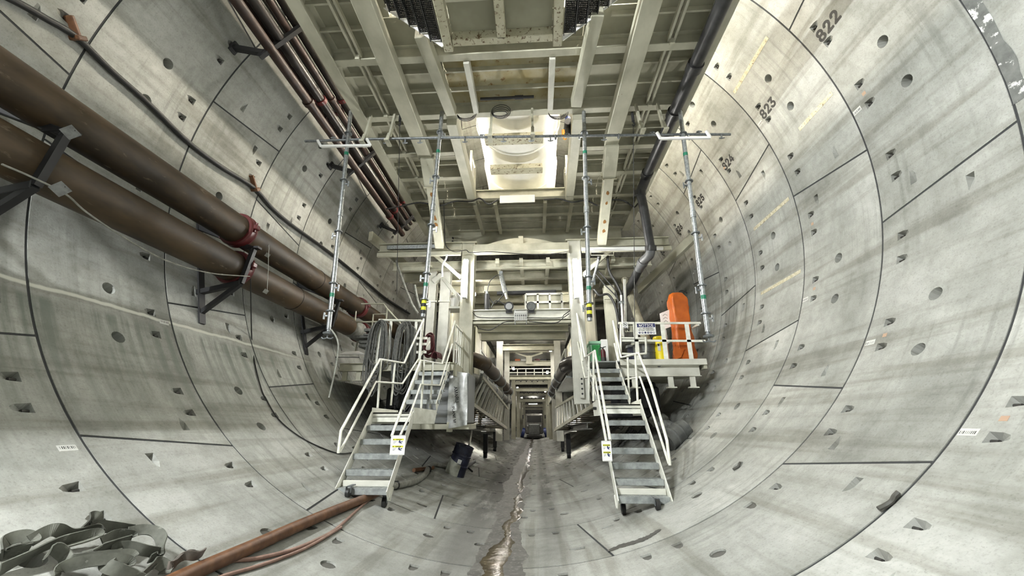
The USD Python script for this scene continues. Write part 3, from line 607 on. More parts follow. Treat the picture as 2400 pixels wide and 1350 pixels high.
rp = [atx(0, 385, -4.95), atx(70, 415, -4.95), atx(150, 455, -4.95), atx(200, 498, -4.96), atx(290, 558, -4.98), atx(390, 612, -5.0), atx(490, 640, -5.02), atx(583, 648, -5.07)]
single('rope', B().path([p+(.02, 0, 0) for p in rp], .011, 6, 6), 'hose_grey', 'pale rope looping along the lower brown pipe to its red coupling', 'rope')
single('wall_wire', B().path([aty(587, 650, 7.05)] + [cyl(*p, R-.02) for p in ((590, 790), (597, 850), (612, 910), (625, 938), (655, 985), (705, 1025), (760, 1052), (798, 1063), (830, 1060))], .012, 6, 6), 'black_rubber', 'thin dark cable dropping from the red coupling down the left wall', 'cable')
hb = thing('wall_cable', 'thick black cable sagging along the left wall above the brown pipes', 'cable', polar(-97, 6, R))
part(hb, 'cable', B().path([cyl(*p, R-.06) for p in ((-60, -40), (30, 0), (105, 42), (180, 88), (260, 165), (345, 240), (440, 332), (520, 392), (595, 440), (640, 490), (690, 532), (770, 590), (850, 655), (905, 700), (960, 735))], .048, 12, 6), 'black_rubber', smooth=50)
for (px, py), dy in (((180, 88), (-12, -32)), ((597, 443), (-6, -20))):
    c = cyl(px, py, R-.05); d = cyl(px+dy[0], py+dy[1], R-.03)
    cb = part(hb, 'cable_clamp', B().bar(d+(d-c)*.6, c, .14, .05, ch=.01).bar(c-(d-c)*.25, c+(d-c)*.12, .2, .14, ch=.01), 'floor_rust')
# bundle of thin pipes under the deck's left edge
BUN = [(-4.86, 9.13, .105, 'pipe_redbrown', 'outermost dark pipe of the bundle beside the deck'), (-4.70, 9.38, .11, 'pipe_steel', 'second pipe of the bundle beside the deck, glossy dark steel'), (-4.56, 9.60, .075, 'pipe_redbrown', 'third pipe of the bundle beside the deck, thin and rusty'),
       (-4.42, 9.80, .11, 'pipe_steel', 'fourth pipe of the bundle beside the deck, steel with a long highlight'), (-4.98, 9.40, .115, 'pipe_redbrown', 'dark pipe behind the bundle, nearer the wall'), (-4.70, 9.80, .115, 'pipe_steel', 'dark pipe behind the middle of the bundle'),
       (-4.26, 9.98, .07, 'pipe_redbrown', 'innermost thin red brown pipe of the bundle, next to the deck edge')]
for i, (x, z, r, m, lab) in enumerate(BUN):
    t = thing('service_pipe', lab, 'pipe', (x, 8, z-r)); part(t, 'pipe_length', B().tube((x, .5, z), (x, 7.3+.2*i, z), r, 20), m, smooth=40); part(t, 'pipe_length', B().tube((x, 7.34+.2*i, z), (x, 14.4, z), r, 20), m, smooth=40)
    for y in (7.32+.2*i, 12.9): part(t, 'clamp', B().mesh(lathe([(r+.001, -.05), (r+.028, -.05), (r+.028, .05), (r+.001, .05)], (x, y, z), Yv, 20)), 'red_clamp' if m == 'pipe_steel' or y > 10 else 'pipe_redbrown', smooth=35)
for (px_, py_), lab in (((548, 112), 'dark steel bracket of the pipe bundle nearest the viewer'), ((775, 388), 'dark steel bracket of the pipe bundle beside the scaffold pole'), ((893, 528), 'dark steel bracket of the pipe bundle near the deck end')):
    c_ = cyl(px_, py_); y = c_[1]; a_ = math.degrees(math.atan2(c_[0], R-c_[2])); t = thing('bundle_bracket', lab, 'bracket', (-5, y, 9)); f0 = polar(a_, y, R-.02)
    part(t, 'foot', B().bar(polar(a_+1, y, R-.02), polar(a_-1, y, R-.02), .16, .05, up=X), 'black_steel'); part(t, 'strut', B().bar(f0, (-4.98, y, 9.02), .1, .1), 'black_steel')
    part(t, 'arm', B().bar((-5.05, y, 8.92), (-4.14, y, 9.88), .09, .10), 'black_steel'); part(t, 'tie', B().bar(polar(-128, y, R-.02), (-4.16, y, 9.92), .08, .08), 'black_steel')

# ------------------------------------------------------------------ black drain pipe on the right under the deck
bp = thing('drain_pipe', 'black plastic drain pipe running under the deck edge then dropping at the right', 'pipe', (3.7, 9, 6.5))
pa, pb = np.array([3.83, 2.2, 8.73]), np.array([3.83, 10.25, 8.73])
part(bp, 'long_pipe', B().tube(pa, pb, .135, 28), 'pvc_black', smooth=40)
for y in (6.45, 7.75, 10.15): part(bp, 'collar', B().tube((3.83, y-.09, 8.73), (3.83, y+.09, 8.73), .165, 28), 'pvc_black', smooth=40)
low = [aty(1501, 425, 10.25), aty(1500, 452, 10.4), aty(1507, 480, 10.55), aty(1517, 535, 10.8), aty(1525, 582, 11.0)]
part(bp, 'elbow', B().path([pb, pb+(0, .12, -.06), low[1]], .14, 20, 6), 'pvc_black', smooth=40)
part(bp, 'drop_pipe', B().path(low[1:], .13, 22, 5), 'pvc_black', smooth=40)
for p in (low[1], low[4]): part(bp, 'collar', B().tube(p-(0, .02, -.07), p+(0, .02, -.07), .165, 22), 'pvc_black', smooth=40)
e2 = [low[4], aty(1522, 598, 11.1), aty(1508, 612, 11.35), aty(1497, 632, 11.7)]
part(bp, 'elbow', B().path(e2, .135, 20, 5), 'pvc_grey', smooth=40); part(bp, 'lower_pipe', B().path([e2[3], aty(1478, 668, 12.3), aty(1462, 692, 12.9)], .13, 20, 4), 'pvc_black', smooth=40); part(bp, 'collar', B().tube(e2[2], e2[2]+(e2[3]-e2[2])*.35, .16, 20), 'pvc_grey', smooth=40)

# ------------------------------------------------------------------ hanging scaffold frame
SY = 7.58
sc = thing('hanging_scaffold', 'galvanised scaffold frame of four poles hung from the deck on a long crossbar', 'scaffold', (0, SY, 3.4))
bar = [aty(715, 331, SY), aty(870, 326, SY), aty(1030, 323, SY), aty(1370, 318, SY), aty(1600, 315, SY), aty(1712, 315, SY)]
part(sc, 'ledger', B().path(bar, .030, 12), 'galv_dark', smooth=40)
POLE = [((822, 262), (770, 772)), ((1036, 262), (991, 742)), ((1368, 262), (1382, 752)), ((1594, 262), (1659, 778))]
def rosette(c, d, r=.085): return B().tube(c-d*.012, c+d*.012, r, 14)
for i, (a, b) in enumerate(POLE):
    p, q = aty(*a, SY-.0), aty(*b, SY); d = (q-p)/np.linalg.norm(q-p)
    u = part(sc, 'pole', B().tube(p, q, .046, 16), 'galvanised' , smooth=40)
    for k, s in enumerate((.12, .36, .60, .82, .93)):
        c = p+(q-p)*s; part(u, 'rosette', rosette(c, d), 'galv_dark'); e = X*(1 if (k+i) % 2 else -1)
        part(u, 'wedge_clip', B().bar(c+d*.10, c+d*.10+e*.12, .03, .03).bar(c+d*.10+e*.12-Z*.07, c+d*.10+e*.12+Z*.07, .025, .03), 'galv_dark' if k % 2 else 'galvanised')
    part(u, 'sleeve', B().tube(p+(q-p)*.5, p+(q-p)*.53, .058, 16), 'galvanised', smooth=40)
    part(u, 'colour_band', B().tube(p+(q-p)*.22, p+(q-p)*.235, .049, 16), 'green_band', smooth=40); part(u, 'colour_band', B().tube(p+(q-p)*.86, p+(q-p)*.875, .049, 16), 'green_band', smooth=40)
    if i in (1, 2):
        for k in range(4):
            c = q-d*(.06+.07*k); part(u, 'hazard_band', B().tube(c, c-d*.07, .052, 16), 'sign_yellow' if k % 2 else 'paint_black', smooth=40)
    if i in (0, 3):
        part(u, 'end_cup', B().mesh(lathe([(0, 0), (.09, .0), (.10, .03), (.04, .06), (.03, .12), (0, .12)], q-Z*.10, Z, 18)), 'galv_dark', smooth=40)
        part(u, 'end_hook', B().path([q-Z*.10, q-Z*.17, q-Z*.19+X*.08, q-Z*.16+X*.12], .014, 8, 4).path([q-Z*.17, q-Z*.19-X*.08, q-Z*.16-X*.12], .014, 8, 4), 'galv_dark', smooth=40)
for px in (905, 950, 1180, 1245, 1290, 1330, 1415, 1530, 1640, 1690, 1130, 1090, 985, 780):
    c = aty(px, 331-16*(px-715)/1000, SY); e = 1 if rng.random() > .45 else -1
    part(sc, 'wedge_clip', B().bar(c, c+Z*e*.10, .03, .03).path([c+Z*e*.10-X*.06-Z*e*.015, c+Z*e*.105, c+Z*e*.10+X*.06-Z*e*.015], .014, 6, 3), 'galv_dark')
for px in (1090, 1302, 1450): part(sc, 'coupler', B().mesh(lathe([(0, -.03), (.05, -.02), (.065, 0), (.05, .02), (0, .03)], aty(px, 331-16*(px-715)/1000, SY), X, 14)), 'galv_dark')
for px, py in ((870, 276), (925, 276), (1153, 252), (1247, 252), (1492, 262), (1543, 262)):
    a = aty(px, py, 7.72); a[2] = 9.0; q = np.array([a[0], SY-.02, 8.2]); part(sc, 'hanger', B().bar(a, q+Z*.02, .05, .09, up=Yv).box(q[0]-.05, q[0]+.05, SY-.2, SY+.05, 8.0, 8.04).bar((q[0]-.0, SY-.16, 8.0), (q[0], SY-.06, 8.3), .07, .03), 'cream')
for a, b in (((752, 343), (868, 341)), ((1548, 325), (1665, 323))):
    p, q = aty(*a, SY-.06), aty(*b, SY-.06); g = part(sc, 'tray_angle', B().bar(p, q, .05, .05).bar(p, p+(-.08, -.05, .14), .05, .05).bar(q, q+(-.09, -.05, .16), .05, .05), 'white_board', label='white steel angle hung under the crossbar end')
for i, (px, Y0_) in enumerate(((937, 7.7), (1484, 7.7))):
    c = aty(px, 284, Y0_); t = thing('lifting_wire', ('left' if i == 0 else 'right') + ' thin wire with a black hook hanging from the deck beam', 'wire', c-Z*4)
    part(t, 'hook', B().tube(c+Z*.25, c, .035, 8).path([c, c-Z*.08+X*.03, c-Z*.14, c-Z*.1-X*.03], .012, 6, 4), 'black_steel'); part(t, 'wire', B().tube(c, aty(930 if i == 0 else 1487, 690, 8.6) if i == 0 else aty(1488, 815, 9.0), .007, 5), 'black_steel')

# ------------------------------------------------------------------ portal frame with the two bright lamps
PY = 12.0
po = thing('steel_portal', 'cream portal frame carrying the two bright tube lamps, nearest of the frames', 'portal frame', (0, PY, 1.6))
for x in (-1.68, 1.80):
    c = part(po, 'post', B().ibeam((x, PY+.18, 2.35), (x, PY+.18, 7.56), .42, .40, .035, up=Yv), 'cream_clean' if x > 0 else 'cream')
    part(c, 'cap_plate', B().box(x-.27, x+.27, PY-.06, PY+.42, 7.5, 7.56, .01), 'cream')
    part(c, 'punched_plate', B().box(x-.06, x+.06, PY-.12, PY-.06, 2.5, 3.2, .01), 'cream_clean')
    for k in range(4): part(c, 'plate_hole', B().tube((x, PY-.119, 2.62+.14*k), (x, PY-.125, 2.62+.14*k), .03, 8), 'paint_black')
part(po, 'main_beam', B().bar((-1.50, PY-.1, 7.22), (1.62, PY-.1, 7.22), .3, .27, ch=.015), 'cream')
bow = [(-1.36, 7.36), (1.46, 7.36)] + [(1.46-2.82*t, 7.40+.30*math.sin(math.pi*t)) for t in np.linspace(0, 1, 15)]
part(po, 'bowed_plate', B().ext(bow, (0, PY+.12, 0), X, Z, .05), 'cream')
part(po, 'stub_post', B().bar((.06, PY-.06, 7.36), (.06, PY-.06, 7.68), .16, .10, up=Yv), 'cream')
part(po, 'lower_beam', B().ibeam((-1.48, PY+.15, 5.05), (1.6, PY+.15, 5.05), .22, .34, .03), 'cream_clean'); part(po, 'lower_flange', B().box(-1.48, 1.6, PY+.05, PY+.3, 4.76, 4.84, .01), 'cream')
part(po, 'lower_beam', B().ibeam((-1.4, PY+.75, 4.74), (1.55, PY+.75, 4.74), .2, .22, .03), 'cream'); part(po, 'lower_beam', B().ibeam((-1.36, PY+1.3, 4.62), (1.5, PY+1.3, 4.62), .2, .3, .03), 'cream')
for s, x0, x1 in ((-1, -1.9, -4.7), (1, 2.02, 4.85)):
    part(po, 'wing_beam', B().ibeam((x0, PY, 7.38), (x1, PY, 7.38), .24, .30, .03), 'cream'); part(po, 'wing_ledge', B().box(min(x0, x1), max(x0, x1), PY-.2, PY-.1, 7.02, 7.16, .01), 'cream')
    part(po, 'knee_brace', B().bar((x0, PY+.1, 6.3), (x0+(x1-x0)*.35, PY+.1, 7.2), .12, .12), 'cream')
part(po, 'round_rail', B().tube((2.0, PY-.26, 7.09), (4.55, PY-.26, 7.05), .062, 16), 'white_board', smooth=40, label='white round tube along the right wing')
part(po, 'front_channel', B().box(-4.4, -2.75, PY-.16, PY-.1, 7.30, 7.44, .01), 'galvanised')
tube_lamp(aty(1090, 652, PY-.32), (0, 0, 1), 1.22, 'tube_near', 'portal_lamp', 'bright tube lamp glowing on the left post of the nearest portal')
tube_lamp(aty(1350, 652, PY-.32), (0, 0, 1), 1.22, 'tube_near', 'portal_lamp', 'bright tube lamp glowing on the right post of the nearest portal')
# walkways beside and above the portal
ud = thing('inner_deck', 'cream ribbed deck roofing the passage behind the nearest portal', 'steel deck', (0, 15, 7))
for y in (12.6, 13.7, 15.2, 16.6, 18.): part(ud, 'crossbeam', B().ibeam((-4.4, y, 6.95), (4.4, y, 6.95), .16, .30, .03), 'cream')
for i, (a, b) in enumerate(((12.6, 13.7), (13.7, 15.2), (15.2, 16.6), (16.6, 18.))):
    for x0, x1 in ((-4.4, -1.9), (-1.9, -.7), (-.7, .7), (.7, 1.95), (1.95, 4.4)):
        part(ud, 'deck_panel', B().box(x0+.01, x1-.01, a+.02, b-.02, 7.12, 7.14), 'cream_panel'); part(ud, 'panel_rib', B().box(x0+.01, x1-.01, (a+b)/2-.02, (a+b)/2+.02, 7.02, 7.12), 'cream')
for x in (-3.1, -.75, .05, .95, 3.1): part(ud, 'stringer', B().bar((x, 12.3, 6.98), (x, 18, 6.98), .12, .18), 'cream')
for s, px in ((-1, ((868, 553), (985, 652))), (1, ((1628, 553), (1498, 680)))): part(ud, 'edge_beam', B().bar(aty(*px[0], 11.9), aty(*px[1], 16.0), .14, .34, ch=.01), 'cream')
for y in (14.2, 16.9): part(ud, 'bearer', B().bar((-1.4, y, 6.6), (1.5, y, 6.6), .3, .22), 'cream')
ubs = [(aty(1170, 687, 13.2), aty(1302, 683, 13.2))]
tr = thing('cable_tray', 'dark cable tray crossing the passage under the inner deck', 'cable tray', aty(1235, 690, 13.2)); part(tr, 'tray', B().bar(aty(1165, 688, 13.2), aty(1303, 684, 13.2), .16, .10), 'black_steel')
part(tr, 'hanging_loop', B().path([aty(*p, 13.15) for p in ((1303, 686), (1306, 700), (1304, 715), (1311, 722), (1317, 712), (1312, 700), (1308, 690))], .03, 8, 5), 'black_rubber', smooth=40)
cb = thing('cream_cabinet', 'cream box frame standing on the lower crossbeam right of the floodlights', 'cabinet', aty(1270, 728, 12.9)); a, b = aty(1232, 690, 12.9), aty(1318, 727, 12.9)
for z in (a[2], (a[2]+b[2])/2, b[2]): part(cb, 'rail', B().bar((a[0], 12.9, z), (b[0], 12.9, z), .06, .07), 'cream_clean')
for x in np.linspace(a[0], b[0], 4): part(cb, 'upright', B().bar((x, 12.9, b[2]), (x, 12.9, a[2]), .07, .06), 'cream_clean')
part(cb, 'back_panel', B().box(a[0], b[0], 12.96, 12.98, b[2], a[2]), 'cream_panel')
hy = thing('hydraulic_cylinder', 'inclined silver hydraulic cylinder below the inner deck', 'cylinder', aty(1190, 700, 12.7)); a, b = aty(1174, 644, 12.7), aty(1189, 702, 12.4); m = a*.25+b*.75
part(hy, 'barrel', B().tube(a, m, .075, 18), 'galvanised', smooth=40); part(hy, 'rod', B().tube(m, b, .05, 14), 'chrome', smooth=40); part(hy, 'clevis', B().bar(a+Z*.12, a-Z*.02, .12, .1, up=Yv), 'galv_dark')
bc = thing('black_cylinder', 'black upright bottle with hoses beside the left post', 'cylinder', aty(1141, 727, 12.2)); part(bc, 'bottle', B().tube(aty(1141, 727, 12.2), aty(1141, 690, 12.2), .085, 18), 'black_rubber', smooth=40); part(bc, 'neck', B().tube(aty(1141, 690, 12.2), aty(1141, 683, 12.2), .04, 12), 'galvanised', smooth=40)
part(bc, 'hoses', B().path([aty(*p, 12.2) for p in ((1143, 690), (1158, 712), (1172, 700), (1180, 690))], .02, 7, 5).path([aty(*p, 12.2) for p in ((1141, 688), (1148, 660), (1165, 645), (1173, 646))], .014, 7, 5).path([aty(*p, 12.15) for p in ((1145, 700), (1150, 722), (1162, 705), (1186, 715))], .018, 7, 5), 'black_rubber', smooth=40)
for px, lit in ((1193, True), (1245, False)):
    c = aty(px, 719, 12.05); f = thing('floodlight', 'round floodlight on the lower crossbeam, ' + ('left one with a shiny lens' if lit else 'right one with a dark face'), 'floodlight', c-Z*.17)
    part(f, 'body', B().tube(c-Yv*.06, c+Yv*.14, .15, 22, .11), 'black_steel', smooth=40); part(f, 'lens', B().tube(c-Yv*.065, c-Yv*.058, .105 if lit else .13, 20), 'lens' if lit else 'barrel_grey'); part(f, 'bracket', B().bar(c-Z*.13, c-Z*.2, .2, .04), 'black_steel')
sb = thing('ppe_board', 'grey safety board with rows of round symbols on the lower crossbeam', 'sign', aty(1220, 755, 11.98)); a, b = aty(1205, 729, 11.98), aty(1236, 751, 11.98); w = b[0]-a[0]
part(sb, 'board', B().box(a[0], b[0], 11.96, 11.985, b[2], a[2]), 'label_white')
for r_ in range(4):
    for c_ in range(6):
        x, z = a[0]+w*(.11+.156*c_), a[2]-(a[2]-b[2])*(.30+.18*r_)
        if r_ == 0 and c_: part(sb, 'line', B().box(x-.02, x+.03, 11.956, 11.959, z-.004, z+.004), 'barrel_grey')
        else: part(sb, 'symbol', B().tube((x, 11.959, z), (x, 11.954, z), .021 if r_ == 1 else .015, 10 if r_ < 2 else 3+(c_ % 3)), 'barrel_grey' if c_ < 3 else 'paint_black')
for x in (a[0]+.03, b[0]-.03): part(sb, 'fixing_post', B().tube((x, 11.99, a[2]+.03), (x, 11.99, b[2]-.12), .015, 8), 'galvanised')
for i, pts in enumerate((((1108, 732), (1118, 742), (1140, 745), (1205, 745)), ((1235, 745), (1310, 745), (1322, 738), (1336, 728)), ((1120, 770), (1150, 773), (1180, 756), (1204, 753)), ((1240, 754), (1300, 757), (1320, 745), (1334, 735)), ((1040, 470), (1042, 540), (1045, 575), (1065, 590), (1092, 586), (1103, 592), (1150, 590), (1220, 595), (1280, 596), (1330, 590)))):
    single('beam_cable', B().path([aty(*p, 11.9 if i < 4 else 11.7) for p in pts], .014 if i < 4 else .013, 6, 6), 'black_rubber', ['dark cable entering the lower crossbeam at the left', 'dark cable leaving the safety board to the right', 'dark cable looping under the safety board to the left post', 'dark cable curving up to the right post under the safety board', 'long dark cable drooping from the deck and along the main portal beam'][i], 'cable', smooth=40)
for i, pts in enumerate((((905, 490), (945, 482), (985, 475), (1030, 482), (1065, 472), (1105, 472), (1125, 465), (1145, 478), (1168, 468)), ((1275, 468), (1310, 466), (1340, 474), (1372, 470), (1400, 482)), ((1430, 468), (1460, 470), (1480, 482), (1488, 485), (1500, 470)))):
    single('deck_cable', B().path([aty(*p, 11.45) for p in pts], .024, 7, 5), 'black_rubber', ['black cable bundle along the deck opening at the left', 'black cable along the deck opening at the right', 'short black cable sagging below the deck right of the right leg'][i], 'cable', smooth=40)
for i, (px, py) in enumerate(((1092, 272), (1172, 266), (1305, 268))):
    b = B()
    for k in range(4):
        c = aty(px, py, 7.66); rx, rz = (.17+.02*k, .07+.045*k); t = np.linspace(math.pi*1.0, math.pi*2.0, 14) if i != 1 else np.linspace(0, 2*np.pi, 20)
        b.path([c+(rx*math.cos(u)+.01*k, -.02*k, rz*math.sin(u)) for u in t], .008, 5)
    single('cable_coil', b, 'black_rubber', ['black cable loops hanging left of the duct', 'black cable coil hanging in front of the white duct', 'black cable loops hanging right of the duct'][i], 'cable', smooth=40)

# ------------------------------------------------------------------ platforms left and right
DK = 3.42
pr = thing('right_platform', 'cream railed platform on the right with the notice sign', 'platform', (3.4, 12, 3))
for i in range(5): part(pr, 'deck_plate', B().box(1.98+.606*i, 1.98+.606*(i+1)-.008, 10.98, 14.6, DK-.03, DK), 'tread_grey')
part(pr, 'front_beam', B().box(2.75, 5.02, 10.9, 10.98, DK-.13, DK+.03, .01), 'cream_clean'); part(pr, 'lower_channel', B().ibeam((2.78, 11.06, 3.15), (4.85, 11.06, 3.15), .2, .30, .02), 'cream_clean'); part(pr, 'side_beam', B().bar((4.98, 10.95, 3.3), (4.98, 14.6, 3.3), .08, .22), 'cream')
for x in (3.1, 4.05, 4.62): part(pr, 'hanger_stub', B().ibeam((x, 11.02, 3.0), (x, 11.02, 2.72), .14, .05, .01, up=Yv).box(x-.12, x+.12, 10.94, 11.1, 2.70, 2.73), 'cream_clean')
for y in (12.2, 13.6): part(pr, 'joist', B().ibeam((2., y, 3.2), (5., y, 3.2), .14, .3, .02), 'cream')
part(pr, 'diagonal_brace', B().tube(aty(1546, 855, 11.05), aty(1468, 922, 12.0), .05, 12), 'galv_dark', smooth=40)
rl = part(pr, 'top_rail', B().bar((2.80, 11, 4.47), (5.05, 11, 4.44), .05, .06, ch=.008), 'rail_white'); part(pr, 'mid_rail', B().bar((2.80, 11, 3.98), (5.1, 11, 3.94), .03, .06), 'rail_white')
for x in (3.25, 4.0, 4.66): part(pr, 'rail_post', B().bar((x, 11, DK), (x, 11, 4.46), .11, .03, up=Yv), 'rail_white')
part(pr, 'rail_post', B().bar((4.96, 11.5, DK), (4.96, 11.5, 4.4), .05, .05), 'rail_white'); part(pr, 'side_rail', B().bar((4.98, 11, 4.4), (4.98, 14.4, 4.4), .05, .05), 'rail_white')
part(pr, 'bent_gate', B().path([aty(*p, 10.96) for p in ((1455, 760), (1455, 822), (1460, 829), (1508, 829), (1514, 823), (1513, 790))], .03, 10, 4).path([aty(*p, 10.96) for p in ((1453, 792), (1513, 793))], .026, 8), 'rail_white', smooth=40)
pl = thing('left_platform', 'cream platform on the left behind the coiled hoses', 'platform', (-3.4, 12, 3))
for i in range(5): part(pl, 'deck_plate', B().box(-5.0+.65*i, -5.0+.65*(i+1)-.008, 11.0, 14.6, DK-.03, DK), 'tread_grey')
part(pl, 'front_beam', B().ibeam((-5.02, 10.98, 3.30), (-1.76, 10.98, 3.30), .16, .22, .02), 'cream')
for x in (-4.85, -4.45): part(pl, 'hanger_stub', B().ibeam((x, 11.0, 3.2), (x, 11.0, 2.95), .14, .05, .01, up=Yv).box(x-.14, x+.14, 10.92, 11.08, 2.93, 2.95), 'cream')
part(pl, 'top_rail', B().tube(aty(888, 750, 11), aty(988, 752, 11), .035, 12), 'rail_white', smooth=40)
for px in (892, 917, 976, 990): part(pl, 'rail_post', B().bar(aty(px, 751, 11), (aty(px, 751, 11)[0], 11, DK), .07, .04, up=Yv), 'rail_white')
for z in (4.5, 4.02): part(pl, 'side_rail', B().bar((-1.8, 11, z), (-1.78, 12.0, z), .05, .05), 'rail_white')
for k in range(4): part(pl, 'side_bar', B().bar((-1.8, 11.05+.3*k, DK), (-1.8, 11.05+.3*k, 4.5), .025, .03), 'rail_white')
part(pl, 'side_beam', B().bar((-1.76, 10.95, 3.22), (-1.76, 12.0, 3.22), .06, .34), 'cream')
for z in (3.72, 3.95, 4.12): part(pl, 'mid_rail', B().bar((-3.0, 11.04, z), (-2.6, 11.04, z), .03, .07), 'rail_white')
for pts in (((832, 755), (836, 712), (900, 712), (908, 724), (905, 752)), ((870, 790), (875, 737), (905, 736)), ((831, 755), (888, 754)), ((838, 800), (832, 828), (862, 829)), ((908, 724), (950, 770), (930, 800))):
    part(pl, 'guard_rail', B().path([aty(*p, 11.9) for p in pts], .026, 8), 'cream', smooth=40)
sk = thing('plank_stack', 'stack of grey boards stored at the left end of the left platform', 'boards', aty(870, 830, 11.8))
for i, (x0, x1, y) in enumerate(((856, 878, 775), (855, 880, 787), (822, 868, 791), (843, 882, 803), (843, 884, 812), (858, 886, 826), (862, 890, 836))): a, b = aty(x0, y, 11.7), aty(x1, y, 11.7); part(sk, 'board', B().box(a[0], b[0], 11.6, 12.3, a[2]-.04, a[2]+.05, .01), 'cable_grey')
ws = single('white_sheet', B().ext([(0, 0), (.75, .02), (.5, .2), (.1, .16)], aty(795, 832, 11.2), X, np.array([0, .8, .6]), .02), 'label_white', 'pale sheet lying at the outer end of the left platform', 'sheet')
def coil(name, label, px, w, ztop, zbot, Y, m, n, r, seed, fan=.12):
    rg = random.Random(seed); b = B()
    for k in range(n):
        c = aty(px, 770, Y); cx = c[0]+rg.uniform(-w*.5, w*.5); zt = ztop+rg.uniform(-.05, .06); zb = zbot+rg.uniform(-fan*2, fan*2); hw = .10+rg.uniform(0, w*.7); yy = Y-.07-.012*k*rg.random()-.03
        pts = [(cx+hw*s*f, yy+dy, zt+(zb-zt)*u) for s, f, u, dy in ((-1, .15, 0, .03), (-1, .75, .10, 0), (-1, 1, .35, -.02), (-1, 1.1, .7, -.03), (-1, .8, .93, -.02), (0, 0, 1.02, 0), (1, .8, .93, .01), (1, 1.1, .7, 0), (1, 1, .35, 0), (1, .75, .1, .02), (1, .15, 0, .05), (-1, .15, 0, .03))]
        b.path(pts, r, 6, 4)
    return single(name, b, m, label, 'hose', smooth=50)
coil('hose_coil', 'left coil of grey hose hanging over the left platform rail', 896, .22, 4.55, 2.95, 11, 'cable_grey', 16, .017, 4, .22)
coil('hose_coil', 'right coil of grey hose hanging over the left platform rail', 953, .20, 4.52, 3.05, 11, 'cable_grey', 15, .017, 9, .25)
coil('red_hose_coil', 'dark red hose coil hanging between the white columns', 1010, .05, 4.32, 3.72, 11.6, 'dark_red', 10, .02, 5, .06)
b = B()
for k in range(7): c = aty(1021, 838, 11.4); t = np.linspace(-.15, math.pi+.15, 14); b.path([c+(.09*math.cos(u)*(1-.03*k)+.01*k, -.12+.05*k, .0+.15*math.sin(u)) for u in t], .02, 7)
single('red_hose_coil', b, 'dark_red', 'small arched red hose coil standing on the left platform floor', 'hose', smooth=50)
for i, (px, tp, bt, m, lab) in enumerate(((1017, 652, 858, 'cream_clean', 'outer white steel column left of the passage'), (1047, 640, 858, 'cream_clean', 'inner white steel column left of the passage'), (1427, 688, 848, 'cream', 'grey cream steel column right of the passage'))):
    Yc = 12.9; a, b = aty(px, tp, Yc), aty(px, bt, Yc); b = np.array([a[0], Yc, DK]); a[2] = 6.85 if i < 2 else 6.2
    t = thing('steel_column', lab, 'column', b); part(t, 'shaft', B().ibeam(b, a, .34 if i else .26, .3, .03, up=Yv), m); part(t, 'splice_plate', B().box(a[0]-.2, a[0]+.2, Yc-.19, Yc-.15, 5.7, 5.76, .008), m); part(t, 'base_plate', B().box(b[0]-.24, b[0]+.24, Yc-.22, Yc+.22, DK, DK+.04), m)
bz = thing('white_brace', 'white inclined brace between the left columns and the left post', 'brace', aty(1080, 705, 12.7)); part(bz, 'arm', B().bar(aty(1035, 648, 12.8), aty(1082, 705, 12.6), .09, .12, ch=.01), 'cream_clean'); part(bz, 'arm', B().bar(aty(1016, 662, 12.8), aty(1036, 645, 12.8), .2, .16), 'cream_clean')
tl = thing('trolley_block', 'pale trolley block with a rounded casing beside the left post', 'machine', aty(1063, 725, 13.2)); c = aty(1063, 712, 13.2); part(tl, 'casing', B().tube(c-Z*.15, c+Z*.16, .16, 18, .21), 'duct_white', smooth=40); part(tl, 'crosshead', B().box(c[0]-.3, c[0]+.3, 13.1, 13.4, c[2]+.16, c[2]+.3, .02), 'cream_clean'); part(tl, 'shelf', B().box(c[0]-.4, c[0]+.45, 12.9, 13.5, c[2]-.25, c[2]-.18), 'cream_clean')
for i, pts in enumerate((((928, 610), (945, 660), (965, 710), (980, 735)), ((972, 668), (978, 700), (985, 722)))): single('grey_hose', B().path([aty(*p, 12.3) for p in pts], .04, 8, 5), 'hose_grey', ['longer grey hose hanging under the left wing', 'shorter grey hose hanging beside the left scaffold pole'][i], 'hose', smooth=40)
single('bent_tube', B().path([aty(*p, 11.5) for p in ((1047, 597), (1045, 607), (1038, 618), (1036, 632), (1036, 648))], .03, 8, 5), 'duct_white', 'short white bent tube under the left wing', 'tube', smooth=40)
# things on the right platform
def wrapped(o, px0, px1, pt, pb, Y, d):
    a, b = aty(px0, pt, Y), aty(px1, pb, Y); x0, x1, z0, z1 = a[0], b[0], DK, a[2]; cx = (x0+x1)/2; hw = (x1-x0)/2; v, f = [], []
    nz, na = 26, 40
    for i in range(nz+1):
        u = i/nz; z = z0+(z1-z0)*u; k = 1-.22*max(0, (u-.93)/.07) + .03*math.sin(u*23)
        k *= 1.0+.04*math.sin(u*7)
        for j in range(na):
            t = j*2*math.pi/na; e = .22; sx = math.copysign(abs(math.cos(t))**e, math.cos(t)); sy = math.copysign(abs(math.sin(t))**e, math.sin(t))
            v.append((cx+hw*k*sx, Y+d/2+d/2*k*sy, z))
    v = np.array(v); nrm = v-np.array([cx, Y+d/2, 0]); nrm[:, 2] = 0; v += nrm/np.linalg.norm(nrm, axis=1, keepdims=True)*((meshkit.fbm(v*[5, 5, 2.2], 4, 3)-.5)*.20)[:, None]
    for i in range(nz):
        for j in range(na): p, q = i*na+j, i*na+(j+1) % na; f += [[p, q, p+na], [q, q+na, p+na]]
    v = np.vstack([v, [[cx, Y+d/2, z1+.05]]]); f += [[nz*na+j, nz*na+(j+1) % na, len(v)-1] for j in range(na)]
    return o.add(v, f)
